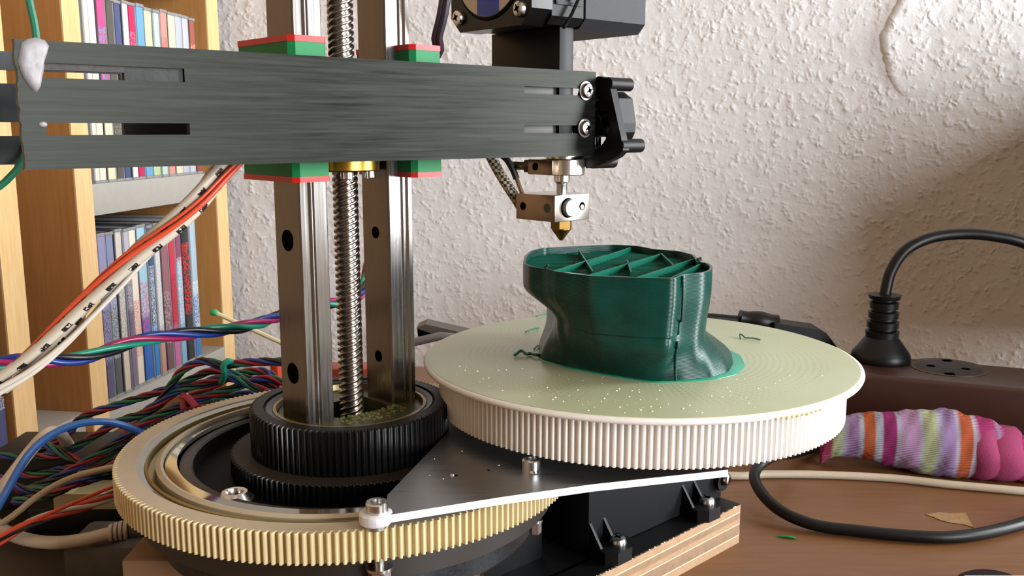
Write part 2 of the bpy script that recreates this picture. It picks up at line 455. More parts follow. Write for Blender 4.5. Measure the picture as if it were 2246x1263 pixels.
up = [  # px left, px right (at y = 60), colours bottom / top / marks, split, words
 (180, 193, '#e9dfd0', '#e9dfd0', '#d9c9b4', .5, 'blank cream disc case first in the upper row by the divider'),
 (193, 211, '#e7dcca', '#e7dcca', '#e0d2bc', .5, 'plain cream disc case second in the upper row'),
 (211, 231, '#e0d8b8', '#c24b86', '#4aa0c0', .42, 'cream disc case with blue and pink upper spine'),
 (232, 250, '#57544c', '#57544c', '#8a8578', .5, 'dark grey-brown disc case in the upper row'),
 (251, 267, '#47537c', '#47537c', '#8a94b4', .5, 'navy blue spined disc case in the upper row'),
 (267, 281, '#dcdedc', '#dcdedc', '#23272f', .5, 'white disc case with black lettering in the upper row'),
 (281, 297, '#c22257', '#c22257', '#e0809c', .5, 'crimson disc case in the upper row'),
 (299, 317, '#69a3cf', '#69a3cf', '#8fbedf', .5, 'sky blue disc case in the upper row'),
 (317, 335, '#b8c79b', '#c5d0ab', '#93a67e', .5, 'pale green disc case in the upper row'),
 (335, 349, '#b9cfc4', '#b9cfc4', '#7f9f93', .5, 'pale mint disc case in the upper row'),
 (349, 365, '#d88f86', '#d88f86', '#b25c58', .5, 'salmon pink disc case in the upper row'),
 (365, 382, '#dcd3b4', '#dcd3b4', '#7a6b4d', .5, 'cream disc case with small dark emblem in the upper row'),
 (383, 399, '#b5bac4', '#b5bac4', '#d5d9df', .5, 'silver grey disc case in the upper row'),
 (399, 414, '#bcc0c8', '#bcc0c8', '#9a9ea8', .5, 'light silver disc case near the right of the upper row'),
 (414, 427, '#8e4a40', '#a0564a', '#d9a58e', .5, 'brown-red disc case last in the upper row by the end panel')]
for (x0, x1, a_, b_, c_, s_, lb) in up:
    a0_, _ = shs(x0, 60); a1_, _ = shs(x1, 60)
    disc(a0_, a1_ - a0_, zb_hi, 133 + random.uniform(-1, 1.5), a_, b_, c_, s_, lb, 'disc cases in the upper row', random.uniform(0, 1.6))
low = [
 (219, 238, '#5d5a78', '#8d8bb0', '#3d3b57', .22, 'lavender disc case with dark foot first in the lower row'),
 (239, 257, '#565e60', '#7f87a8', '#c3c8d3', .55, 'slate disc case with lilac top second in the lower row'),
 (258, 274, '#cfc4b2', '#cdc6bc', '#8b93a5', .5, 'cream disc case beside the slate one in the lower row'),
 (275, 288, '#7d6f8c', '#b4b0c0', '#4f465f', .5, 'mauve disc case in the lower row'),
 (289, 306, '#e2d6c4', '#e7dccb', '#d0685a', .5, 'cream disc case with small red letters in the lower row'),
 (307, 327, '#2f64b4', '#9cc4d6', '#cc4f77', .42, 'blue disc case with pink letters in the lower row'),
 (328, 340, '#2f7fc4', '#3b547f', '#d8e0ea', .35, 'deep blue disc case in the lower row'),
 (341, 354, '#b98f80', '#b9c0c8', '#e8e2da', .3, 'grey disc case with striped foot in the lower row'),
 (355, 371, '#6e5058', '#8e6068', '#b99aa0', .5, 'mauve-brown disc case in the lower row'),
 (372, 387, '#b86a94', '#c4304c', '#8c1c30', .3, 'crimson disc case in the lower row'),
 (388, 401, '#7fa8c4', '#8a4a64', '#e4dfe4', .72, 'light blue and pink disc case in the lower row'),
 (402, 419, '#2a2a2e', '#2a2a2e', '#e0342c', .5, 'black disc case with red letters in the lower row'),
 (420, 434, '#3f74b0', '#a9bfd0', '#e9ecef', .45, 'blue and white disc case last in the lower row')]
for (x0, x1, a_, b_, c_, s_, lb) in low:
    a0_, _ = shs(x0, 640); a1_, _ = shs(x1, 640)
    disc(a0_, a1_ - a0_, z2_hi, 125 + random.uniform(-.8, 1.5), a_, b_, c_, s_, lb, 'disc cases in the lower row', random.uniform(0, 1.6))
# the next bay at the very edge of the frame
a0_, _ = shp(2, 900)
disc(sA1 - 34, 10, z2_hi - 1, 125, '#4c4f74', '#a9a7a8', '#dadada', .4, 'lavender-footed disc case at the left edge of the picture', 'disc cases in the next bay')

# ================================================================== MACHINE BASE
C = Vector((-52.6, 291.5, 0))                   # axis of the column and of the yellow ring gear
# plywood base
F47 = frame((32.3, 320.1, 0), 46.0)
ply = thing('plywood_base', 'thick plywood base board with black painted top under the black housing', 'board', (60, 370, 0))
LP = 94.8; zz = 0.0
M_PLY = [wood('ply_layer_tan', '#96775a', '#a58868', (3, 3, 3), .8, 60), wood('ply_layer_pale', '#d4b690', '#dcc09c', (3, 3, 3), .8, 60), wood('ply_layer_brown', '#7d634c', '#8f7458', (3, 3, 3), .8, 80)]
lay = [3.1, .6, 2.6, 2.2, .6, 2.4, 2.2, .6, 3.4]
zz = 0
for i, h in enumerate(lay[::-1]):
    ox = random.uniform(-.25, .1)
    bm = BM(); box(bm, -75 , LP + ox, 0 + random.uniform(-.1, .15), 75, zz, zz + h, F47); put('ply', bm, M_PLY[1] if h < 1 else M_PLY[(i // 2) % 2 * 2], ply, smooth=False); zz += h
bm = BM(); box(bm, -75, LP - .3, .4, 75, zz, zz + .4, F47); put('painted_top', bm, M_BLACKP, ply, smooth=False)
ZT = zz + .4
bm = BM()
for i in range(60):                              # torn splinters along the upper edge
    s = random.uniform(-20, LP - 4); l = random.uniform(.6, 2.2)
    add(bm, [(s, 0, zz - .1), (s + l, -.02, zz), (s + l * .3, -random.uniform(.2, .8), zz + random.uniform(-.2, .5)), (s + l * .5, .3, zz + .5)], [(0, 1, 2), (0, 2, 3), (1, 2, 3)], F47)
q = put('splinters', bm, M_PLY[1], ply, smooth=False); q['kind'] = 'stuff'

# black housing standing on the plywood
FB = frame((29.3, 334.0, 0), 47.4)
hs = thing('drive_housing', 'tall blue-black plastic housing screwed onto the plywood base', 'housing', (60, 380, ZT))
bm = BM(); box(bm, 0, 87.5, 0, 31, ZT, 81.8, FB, bev=1.0); put('body', bm, M_BLUEBLK, hs)
def pan(name, p, d, r, parent, mat=M_CHROME, h=None, cross=True, hexa=False):
    """pan head screw with a cross recess"""
    h = h or r * .75; bm = BM(); M = axis_frame(p, d)
    lathe(bm, [(0, 0), (r, 0), (r * 1.0, h * .35), (r * .86, h * .8), (r * .55, h), (r * .3, h), (r * .22, h * .55), (0, h * .5)], M, 24)
    o = put(name, bm, mat, parent)
    if cross:
        bm = BM()
        for a in (0, pi / 2):
            Q = M @ Matrix.Rotation(a + .4, 4, 'Z'); box(bm, -r * .5, r * .5, -r * .1, r * .1, h * .6, h * 1.02, Q)
        put('cross_recess', bm, M_DARKH, o, smooth=False)
    return o
def tab(px, py, w, nm):
    p = bz(px, py, ZT + 6.5); L = FB.inverted() @ p
    s = L.x
    bm = BM(); prism(bm, [(s - w, .1), (s + w, .1), (s + w, -7.5), (s + w * .35, -12.5), (s - w * .6, -12.5), (s - w, -9)], ZT, ZT + 5.2, FB)
    q = put('mounting_tab', bm, M_BLACKP, hs, smooth=False)
    for k in (-.78, .15):
        bm = BM(); x = s + w * k - 1
        add(bm, [(x, 0, ZT + 5.2), (x, -6, ZT + 5.2), (x, 0, ZT + 13.5), (x + 1.2, 0, ZT + 5.2), (x + 1.2, -6, ZT + 5.2), (x + 1.2, 0, ZT + 13.5)],
            [(0, 1, 2), (3, 5, 4), (0, 3, 4, 1), (1, 4, 5, 2), (0, 2, 5, 3)], FB)
        put('rib', bm, M_BLACKP, q, smooth=False)
    pan('screw', (FB @ Vector((s + 1.5, -6.5, ZT + 5.2)))[:], (0, 0, 1), 3.5, hs)
tab(1366, 1193, 8.5, 'a'); tab(1560, 1103, 8.5, 'b')
pk = FB @ Vector((87.5, 3, 29)); 
bm = BM(); cyl(bm, (FB @ Vector((84.5, -1.6, 27)))[:], (FB.to_3x3() @ Vector((0, -1, 0)))[:], 4.2, .01 + 1.2, 24); put('boss', bm, M_BLACKP, hs)
pan('side_screw', (FB @ Vector((85.5, -2.8, 28)))[:], (FB.to_3x3() @ Vector((.25, -1, 0)))[:], 2.9, hs)
# grey strip on the side of the base, and the dark block left of the housing
bm = BM(); box(bm, -40, 0, -2.5, -.2, 0, ZT, FB, bev=.2)
tag(put('steel_bracket', bm, plain('speckled_grey_steel', '#6c6e72', .5, .5, var=.3), None), 'speckled grey steel bracket beside the plywood base at the lower edge', 'bracket')
bm = BM(); box(bm, -52, -12, 12, 60, 0, 70, FB, bev=2)
tag(put('motor_block', bm, M_BLACKP), 'plain black motor block under the yellow ring gear', 'motor')

# stand below the ring gear
st = thing('ring_stand', 'dark round stand carrying the yellow ring gear', 'stand', (C.x, C.y, 0))
MC = Matrix.Translation((C.x, C.y, 0))
bm = BM(); lathe(bm, [(0, 52), (58, 52), (60, 54), (60, 61), (58, 63), (0, 63)], MC, 96); put('base_disc', bm, brushed('black_anodised_disc', '#34393c', .3, .8, (.05, 1, 1), .3, .1), st)
bm = BM(); lathe(bm, [(0, 0), (40, 0), (40, 52), (0, 52)], MC, 48); put('pedestal', bm, M_BLACKP, st)
bm = BM(); lathe(bm, [(50, 63), (66, 63), (66, 71.4), (50, 71.4)], MC, 96, close=True); put('spacer_ring', bm, M_DKBROWN, st)
blk = by(380, 1240, 262)
bm = BM(); box(bm, -118, -84, 262, 300, 0, 52, bev=1)
tag(put('support_block', bm, M_TAN), 'tan block standing under the left side of the ring gear', 'block')

# ================================================================== GEARS
def gear(bm, n, r_out, r_root, z0, z1, M=ID, r_in=None, chamf=.3):
    """outer wall of a toothed pulley, with a rounded tooth profile"""
    pr = []
    for i in range(n):
        for fr_, k in ((.0, 0), (.22, 0), (.30, .55), (.40, .93), (.5, 1), (.62, 1), (.72, .93), (.82, .55), (.90, 0)):
            pr.append((2 * pi * (i + fr_) / n, r_root + (r_out - r_root) * k))
    def ring(z, d=0): return [bm.verts.new(M @ Vector(((r - d) * cos(a), (r - d) * sin(a), z))) for a, r in pr]
    A = ring(z0); B = ring(z1 - chamf); T = ring(z1, chamf); N = len(pr)
    for P_, Q_ in ((A, B), (B, T)):
        for i in range(N): j = (i + 1) % N; bm.faces.new((P_[i], P_[j], Q_[j], Q_[i]))
    ri = r_in if r_in else r_root * .9
    I1 = [bm.verts.new(M @ Vector((ri * cos(a), ri * sin(a), z1))) for a, _ in pr]
    I0 = [bm.verts.new(M @ Vector((ri * cos(a), ri * sin(a), z0))) for a, _ in pr]
    for i in range(N):
        j = (i + 1) % N
        f = bm.faces.new((T[i], T[j], I1[j], I1[i])); f.material_index = 1
        bm.faces.new((A[i], I0[i], I0[j], A[j])); bm.faces.new((I0[i], I1[i], I1[j], I0[j])).material_index = 1

rg = thing('ring_gear', 'large yellowed white toothed ring gear at the lower left', 'gear', (C.x, C.y, 71.4))
bm = BM(); gear(bm, 222, 72.3, 70.9, 71.4, 80, MC, 65.7)
put('toothed_rim', bm, [M_YGEAR, M_YTOP], rg, ang=32)
bm = BM(); lathe(bm, [(65.7, 79.6), (63.3, 78.6), (63.3, 74), (65.7, 74)], MC, 128, close=True); put('bearing_race', bm, M_MIRROR, rg)
bm = BM(); lathe(bm, [(63.3, 78.9), (62.6, 79.2), (62.4, 77.0), (60.2, 76.4), (60.2, 73), (63.3, 73)], MC, 128, close=True); put('channel', bm, M_GOLDRING, rg)
bm = BM(); lathe(bm, [(60.2, 78.8), (58.8, 79.4), (58.0, 79.2), (58.0, 73), (60.2, 73)], MC, 128, close=True); put('inner_rim', bm, M_YTOP, rg)
bm = BM(); lathe(bm, [(57.6, 78.2), (54.0, 78.8), (53.8, 73), (57.6, 73)], MC, 128, close=True); put('bearing_race', bm, M_MIRROR, rg)
bm = BM(); lathe(bm, [(53.4, 77.2), (50.2, 77.6), (49.5, 77.0), (49.2, 71.5), (53.4, 71.5)], MC, 128, close=True); put('dark_race', bm, plain('oily_dark_steel', '#2b2822', .35, .8), rg)
bm = BM(); lathe(bm, [(0, 71.5), (49.2, 71.5), (49.2, 72.4), (0, 72.4)], MC, 96); put('floor_disc', bm, plain('matt_black_floor', '#050505', .6, spec=.08), rg)
# polished tab lying in the ring near the standoff
for (x, y, z, w_, h_) in ((662, 1140, 80.05, 18, 3), (716, 1139, 80.05, 12, 3)):
    pass
# bearing collar on the disc, lower left
p = bz(514, 1072, 79)
bm = BM(); lathe(bm, [(2.1, 4), (2.6, 5.2), (3.6, 5.2), (4.8, 3.4), (5.4, 3.2), (5.4, 0), (2.1, 0)], Matrix.Translation((p.x, p.y, 73.0)), 32, close=True)
tag(put('flanged_bearing', bm, M_CHROME), 'small shiny flanged bearing sitting inside the ring gear', 'bearing')

pl2 = thing('lower_pulley', 'black toothed pulley at the bottom of the column', 'pulley', (C.x, C.y, 72.4))
bm = BM(); gear(bm, 120, 38.2, 37.4, 72.4, 79, MC, 20); put('toothed_rim', bm, [M_BLACKG, plain('brownish_black_top', '#2a241e', .6, spec=.15)], pl2, ang=32)  # top face paler and browner than the teeth
pl1 = thing('column_pulley', 'black toothed pulley with wide teeth around the foot of the rails', 'pulley', (C.x, C.y, 79))
bm = BM(); gear(bm, 100, 31.8, 31.0, 79, 93.2, MC, 27.4, .5); put('toothed_rim', bm, [M_BLACKG, M_BLACKP], pl1, ang=32)
bm = BM(); lathe(bm, [(27.4, 92.4), (26.6, 92.8), (25.2, 92.5), (24.6, 91.9), (24.6, 80), (27.4, 80)], MC, 96, close=True); put('inner_ring', bm, plain('worn_black_steel', '#3c3b39', .35, .7), pl1)
bm = BM(); lathe(bm, [(24.6, 92.2), (23.6, 92.3), (23.2, 90), (24.6, 90)], MC, 96, close=True); put('brass_ring', bm, M_GOLDRING, pl1)

# ================================================================== COLUMN (rails, screw, carriages)
AR = (-62.7, 273.4)
FR = frame(AR, 46.44)
S_ = .985
hub = thing('rail_mount', 'dark olive foot with a rectangular well holding both rails', 'bracket', (C.x, C.y, 84))
Lc = FR.inverted() @ Vector((C.x, C.y, 0))
outer = circle(Lc.x, Lc.y, 23.0, 64)
M_OLIVE = plain('greasy_olive_plastic', '#3e4023', .35, var=.5, bump=.4, bscale=300)
bm = BM(); prism(bm, outer, 84, 90.5, FR, [[(10.6, -1), (31, -1), (31, 16), (10.6, 16)]]); put('foot_ring', bm, M_OLIVE, hub, smooth=False)
bm = BM(); lathe(bm, [(0, 83), (23, 83), (23, 84), (0, 84)], MC, 48); put('well_floor', bm, M_DARKH, hub)
bm = BM()                                     # glue beads in front of the left rail
for i in range(150):
    x = random.uniform(10, 34); y = random.uniform(-9.5, -1.2) + (abs(x - 21.5) / 12) ** 2 * 3
    r_ = random.uniform(.25, .75)
    if (x - Lc.x) ** 2 + (y - Lc.y) ** 2 > 22 ** 2: continue
    M = FR @ Matrix.Translation((x, y, 90.4)); lathe(bm, [(r_, 0), (r_ * .8, r_ * .5), (0, r_ * .8)], M, 6)
q = put('glue_beads', bm, plain('olive_glue', '#6a6a35', .3, var=.4), hub); q['kind'] = 'stuff'

def rail(u0, hole_side, label):
    """MGN style rail: 14.8 wide, 9.85 high, grooved flanks, counterbored holes"""
    t = thing('linear_rail', label, 'rail', (FR @ Vector((u0 + 5, 7.4, 0)))[:2] + (85,), 'vertical steel rails of the column')
    W, H = 14.8, 9.85; e = .5
    # profile in (u, v); hole side is the top (u = 0 end) or the bottom
    half = [(0, e), (e, 0), (1.9, 0), (2.5, .75), (3.4, .75), (4.0, .1), (4.3, 0), (4.7, .35), (5.2, 0), (H - e, 0), (H, e)]
    pr = half + [(a, W - b) for a, b in half[::-1]]
    if hole_side < 0: pr = [(H - a, b) for a, b in pr]
    pr = [(a + u0, b) for a, b in pr]
    bm = BM(); zA, zB = 86.0, 330.0
    n = len(pr); A = [bm.verts.new(FR @ Vector((a, b, zA))) for a, b in pr]; B = [bm.verts.new(FR @ Vector((a, b, zB))) for a, b in pr]
    for i in range(n):
        j = (i + 1) % n
        # the broad faces get a browner steel: reflected brown put into the colour
        f = bm.faces.new((A[i], A[j], B[j], B[i])); f.material_index = 1 if abs(pr[i][0] - pr[j][0]) < .01 and abs(pr[i][1] - pr[j][1]) > 5 else 0
    bm.faces.new(A[::-1]); bm.faces.new(B)
    put('rail_body', bm, [M_STEEL, M_RAILTOP], t, ang=30)
    for z in HZ:
        rr = 3.1 if hole_side > 0 else 1.85
        c = FR @ Vector((u0 - .03, W / 2, z)); d = -(FR.to_3x3() @ Vector((1, 0, 0)))
        bm = BM(); lathe(bm, [(0, .02), (rr, .02), (rr * 1.06, 0.05), (rr * 1.06, -.02)], axis_frame(c, d), 28); put('bolt_hole', bm, M_DARKH, t)
zh1 = by(628, 527, 279).z; zh2 = by(638, 818, 279).z
HZ = [zh2, zh1, zh1 + (zh1 - zh2), zh1 + 2 * (zh1 - zh2)]
rail(0, 1, 'front steel rail with large counterbored bolt holes, left of the lead screw')
rail(32.2, -1, 'rear steel rail with small bolt holes, right of the lead screw')

def carriage(u0, u1, label):
    p = FR @ Vector(((u0 + u1) / 2, 7.4, 165))
    t = thing('rail_carriage', label, 'carriage', p, 'bearing carriages on the rails')
    v0, v1 = -8.4, 23.2
    bm = BM(); box(bm, u0, u1, v0, v1, 175, 197, FR, bev=.5); put('steel_block', bm, M_STEEL, t)
    ch = 1.6
    def oct_(i): return [(u0 + i + ch, v0 + i), (u1 - i - ch * .4, v0 + i), (u1 - i, v0 + i + ch * .4), (u1 - i, v1 - i - ch * .4), (u1 - i - ch * .4, v1 - i), (u0 + i + ch, v1 - i), (u0 + i, v1 - i - ch), (u0 + i, v0 + i + ch)]
    for z0_, z1_, m_, i_, nm in ((166.8, 175, M_GREEN, 0.15, 'end_cap'), (197, 204.3, M_GREEN, .15, 'end_cap'), (165.2, 166.8, M_RED, 0, 'end_seal'), (204.3, 206, M_RED, 0, 'end_seal')):
        bm = BM(); prism(bm, oct_(i_), z0_, z1_, FR); put(nm, bm, m_, t, smooth=False)
carriage(-5.9, 5.9, 'green and red capped bearing carriage on the front rail')
carriage(36.2, 48.0, 'green and red capped bearing carriage on the rear rail')

# lead screw: four-start trapezoidal thread
SCX = FR @ Vector((21.1, 7.4, 0))
ls = thing('lead_screw', 'shiny four-start threaded lead screw between the two rails', 'screw', (SCX.x, SCX.y, 84))
bm = BM(); NZ, NA = 1000, 36; zA, zB = 84.0, 330.0; grid = []
for i in range(NZ + 1):
    z = zA + (zB - zA) * i / NZ; row = []
    for k in range(NA):
        ph = (4 * k / NA - z / 2.03) % 1.0
        tt = abs(ph - .5) * 2; f = min(1, max(0, (tt - .28) / .3)); f = f * f * (3 - 2 * f)
        r_ = 3.15 + .85 * f; row.append(bm.verts.new((SCX.x + r_ * cos(2 * pi * k / NA), SCX.y + r_ * sin(2 * pi * k / NA), z)))
    grid.append(row)
for A, B in zip(grid, grid[1:]):
    for k in range(NA): bm.faces.new((A[k], A[(k + 1) % NA], B[(k + 1) % NA], B[k]))
put('threaded_rod', bm, M_SCREW, ls, ang=70, recalc=False)
nt = thing('flanged_nut', 'brass flanged nut on the lead screw just under the arm', 'nut', (SCX.x, SCX.y, 167))
bm = BM(); lathe(bm, [(4.1, 167.4), (10.6, 167.4), (11, 167.8), (11, 170.6), (10.6, 171), (5.2, 171), (5.2, 183), (4.1, 183)], Matrix.Translation((SCX.x, SCX.y, 0)), 48, close=True); put('flange', bm, M_GOLD, nt)
for a in (-75, 15, 105, 195):
    bm = BM(); cyl(bm, (SCX.x + 7.6 * cos(R(a)), SCX.y + 7.6 * sin(R(a)), 165.0), (0, 0, 1), 2.0, 2.4, 20, .25); put('bolt_head', bm, M_CHROME, nt)

# ================================================================== ARM
A0 = (-59.5, 253.6); AAZ = 49.5
def armpx(px, py, off=0.0):
    """pixel -> (along, height) on the arm plane lying `off` mm behind the front face"""
    M = frame(A0 + (0,), AAZ); p0 = M @ Vector((0, off, 0)); q = bl(px, py, p0, AAZ)
    l = M.inverted() @ q; return l.x, l.z
FA = frame(A0 + (0,), AAZ)
PLM = FA @ Matrix(((1, 0, 0, 0), (0, 0, -1, 0), (0, 1, 0, 0), (0, 0, 0, 1)))   # outline (along, up), depth -> behind the face
def pslot(x0, x1, y0, y1, off=0.0, jag=0):
    a, z1_ = armpx(x0, y0, off); b, z0_ = armpx(x1, y1, off)
    pts = [(a, z0_), (b, z0_), (b, z1_), (a, z1_)]
    return pts
arm = thing('printer_arm', 'long dark brushed-metal twin-plate arm with slots across the picture', 'arm', (FA @ Vector((0, 0, 171)))[:])
aL, _ = armpx(40, 200); aR, _ = armpx(1306, 250)
zt, zb_ = 199.8, 171.1
sl = []
for (x0, x1, y0, x2, y1) in ((97, 408, 0, 0, 0), (97, 413, 0, 0, 0), (1150, 1262, 0, 0, 0), (1150, 1262, 0, 0, 0)): pass
def hslot(x0, x1, z0_, z1_): 
    a, _ = armpx(x0, 220); b, _ = armpx(x1, 220); return [(a, z0_), (b, z0_), (b, z1_), (a, z1_)]
slots = [hslot(97, 408, 191.6, 194.9), hslot(97, 413, 178.8, 181.6), hslot(1150, 1278, 191.6, 194.0), hslot(1150, 1276, 178.8, 181.5)]
ed = []
nn = 26                                          # slightly wavy sawn left end
for i in range(nn + 1):
    z = zb_ + (zt - zb_) * i / nn; ed.append((aL + random.uniform(-.25, .25), z))
outline = [(aL, zb_), (aR, zb_), (aR, zt), (aL, zt)]
outline = [(aR, zb_), (aR, zt)] + ed[::-1]
bm = BM(); prism(bm, outline, -2.0, 0, PLM, slots); put('front_plate', bm, M_ARM, arm, smooth=False)
rl, _ = armpx(-70, 250, 38); rs, _ = armpx(272, 280, 38); rsl, _ = armpx(-40, 280, 38); rr_, _ = armpx(1262, 250, 38)
def rz(px, py): return armpx(px, py, 38)[1]
bm = BM(); prism(bm, [(rl, zb_), (aR, zb_), (aR, zt), (rl, zt)], -40, -38, PLM, [[(rsl, rz(15, 298)), (rs, rz(15, 298)), (rs, rz(15, 268)), (rsl, rz(15, 268))], [(rsl, rz(15, 183)), (rs, rz(15, 183)), (rs, rz(15, 153)), (rsl, rz(15, 153))]])
put('rear_plate', bm, M_ARMIN, arm, smooth=False)
for (x0, x1, z0_, z1_) in ((1155, 1248, 189.5, 196), (1155, 1248, 176.5, 184)):
    a, _ = armpx(x0, 220); b, _ = armpx(x1, 220)
    bm = BM(); box(bm, a - 3, b, 2.4, 9, z0_, z1_, FA, bev=1.2, seg=3); put('spacer', bm, plain('olive_metal_spacer', '#2f2f26', .5, .3), arm)
# slot burr in the upper left slot
a, _ = armpx(275, 160); b, _ = armpx(404, 160)
bm = BM(); box(bm, a, b, .9, 2.4, 191.4, 195.0, FA); put('slot_filler', bm, plain('rough_dark_filler', '#262726', .7, .2, var=.5, bump=.8, bscale=400), arm, smooth=False)
a1, _ = armpx(100, 160)
bm = BM(); box(bm, a1, a, .8, 2.4, 193.4, 195.2, FA); put('slot_filler', bm, plain('rough_dark_filler_thin', '#35332f', .7, .2, var=.5, bump=.8, bscale=400), arm, smooth=False)
# glue blob wrapping the upper left corner
bm = BM()
bo = [(47, 92), (60, 85), (78, 82), (98, 88), (107, 100), (103, 118), (97, 135), (96, 152), (92, 172), (88, 192), (80, 203), (70, 198), (62, 188), (50, 170), (42, 150), (38, 135), (42, 112)]
bo = [armpx(x, y) for x, y in bo]; bcx = sum(p[0] for p in bo) / len(bo); bcz = sum(p[1] for p in bo) / len(bo); prev = None
for sc_, hh_ in ((1.0, 0), (.97, .5), (.8, 1.0), (.55, 1.25), (.25, 1.1)):
    ring_ = [bm.verts.new(FA @ Vector((bcx + (x - bcx) * sc_, -hh_ * random.uniform(.75, 1.15), bcz + (z - bcz) * sc_))) for x, z in bo]
    if prev:
        for k in range(len(bo)): bm.faces.new((prev[k], prev[(k + 1) % len(bo)], ring_[(k + 1) % len(bo)], ring_[k]))
    prev = ring_
bm.faces.new(prev)
put('glue_blob', bm, M_SOLDER, arm, ang=80)
bm = BM(); s, z = armpx(94, 273); bmesh.ops.create_icosphere(bm, subdivisions=2, radius=1, matrix=FA @ Matrix.Translation((s, 0, z)) @ Matrix.Diagonal((1.0, .5, .7, 1))); put('glue_drop', bm, M_SOLDER, arm)
nf = (FA.to_3x3() @ Vector((0, -1, 0)))
for (px, py) in ((1284, 199), (1281, 281)):
    s, z = armpx(px, py)
    bm = BM(); cyl(bm, (FA @ Vector((s, .0, z)))[:], nf[:], 3.2, .5, 28); put('washer', bm, M_TIN, arm)
    pan('arm_screw', (FA @ Vector((s, -.5, z)))[:], nf[:], 2.6, arm, h=1.7)

# ================================================================== EXTRUDER on top of the arm
ex_ = thing('extruder', 'black extruder with round blue-striped label and grey motor above the arm', 'extruder', (FA @ Vector((100, 18, 198)))[:])
M = FA
def along(px, off): return armpx(px, 60, off)[0]
u_c = along(1228, 1)
bm = BM(); box(bm, u_c, u_c + 6.5, 1.0, 37.0, 176, 214, FA, bev=.3); put('bracket', bm, M_BLACKP, ex_)
u0e = along(1166, -3)
EB, ET, v0e, v1e = 213.4, 256, -3.0, 39.5
# fan frame facing the lens' left
bm = BM()
FE = FA @ Matrix(((0, 0, 1, u0e), (1, 0, 0, 0), (0, 1, 0, 0), (0, 0, 0, 1)))     # outline (v, z), depth along the arm
def rsq(v0, v1, z0_, z1_, c): return [(v0 + c, z0_), (v1 - c, z0_), (v1, z0_ + c), (v1, z1_ - c), (v1 - c, z1_), (v0 + c, z1_), (v0, z1_ - c), (v0, z0_ + c)]
vc, zc = (v0e + v1e) / 2, (EB + ET) / 2
prism(bm, rsq(v0e, v1e, EB, ET, 5), 0, 9, FE, [circle(vc, zc, 18.6, 48)]); put('front_frame', bm, M_BLACKG, ex_, smooth=False)
bm = BM(); lathe(bm, [(0, -.6), (17.6, -.6), (18.2, -.1), (18.2, 6), (0, 6)], axis_frame((FE @ Vector((vc, zc, 0)))[:], (FE.to_3x3() @ Vector((0, 0, 1)))[:]), 48); put('round_cover', bm, M_BLACKP, ex_)
bm = BM(); lathe(bm, [(18.6, 0), (17.6, 1.5), (17.6, 8), (18.6, 8)], axis_frame((FE @ Vector((vc, zc, 0)))[:], (FE.to_3x3() @ Vector((0, 0, 1)))[:]), 48, close=True); put('cover_seat', bm, M_BLACKP, ex_)
lab_f = axis_frame((FE @ Vector((vc, zc, -1.15)))[:], (FE.to_3x3() @ Vector((0, 0, -1)))[:])
bm = BM(); prism(bm, circle(vc, zc, 17.3, 48), -.85, -.55, FE); q = put('round_label', bm, M_LABEL, ex_, smooth=False)
rb = 17.2; cc = [(vc + x, zc + math.copysign(math.sqrt(rb ** 2 - x * x), sg)) for sg, xs in ((1, (5.5, 2.5, 0, -3, -6)), (-1, (-6, -3, 0, 2.5, 5.5))) for x in xs]
bm = BM(); prism(bm, cc, -.95, -.84, FE); put('blue_stripe', bm, M_BLUEST, q, smooth=False)
for v_, z_ in ((v0e + 5, EB + 5), (v1e - 5, EB + 5), (v0e + 5, ET - 5), (v1e - 5, ET - 5)):
    pan('frame_screw', (FE @ Vector((v_, z_, 0)))[:], (FE.to_3x3() @ Vector((0, 0, -1)))[:], 2.7, ex_)
bm = BM(); prism(bm, rsq(v0e + .5, v1e - .5, EB + .8, ET - .8, 2.5), 9.2, 24, FE); put('gear_body', bm, M_BLACKP, ex_, smooth=False)
for z0_, z1_ in ((EB + 9, EB + 10),):
    bm = BM(); box(bm, 11, 22, v0e - .6, v0e, 0, 1, Matrix.Identity(4)); bm.free()
bm = BM(); box(bm, u0e + 10.5, u0e + 22.5, v0e - .1, v0e + 1, EB + 7, EB + 8, FA); box(bm, u0e + 10.5, u0e + 11.3, v0e - .1, v0e + 1, EB + 7, EB + 24, FA); put('panel_trim', bm, M_GREYP, ex_, smooth=False)
bm = BM(); prism(bm, rsq(v0e, v1e, EB + .2, ET, 3.2), 24.2, 54, FE); put('stepper_motor', bm, M_GREYP, ex_, smooth=False)
bm = BM(); s = u0e + 16; tube(bm, [FA @ Vector((s - 3, v0e - 1.2, EB - .6)), FA @ Vector((s, v0e - 1.8, EB + 4)), FA @ Vector((s + 5, v0e - 1.6, EB + 12)), FA @ Vector((s + 7, v0e - 1.2, EB + 20))], .9, 6, flat=.5); put('cable_tie', bm, M_BLACKG, ex_)
# thin dark cable left of the extruder
bm = BM(); pts = spline([by(985, -40, 300), by(975, 30, 301), by(962, 85, 303), by(966, 110, 305), by(940, 150, 306)], 2)
tube(bm, pts, 1.3, 8, flat=1); tube(bm, [p + Vector((-1.5, 0, 0)) for p in pts], .9, 8)
tag(put('motor_cable', bm, plain('dark_purple_cable', '#241a26', .4)), 'dark purple cable hanging left of the extruder behind the arm', 'cable')

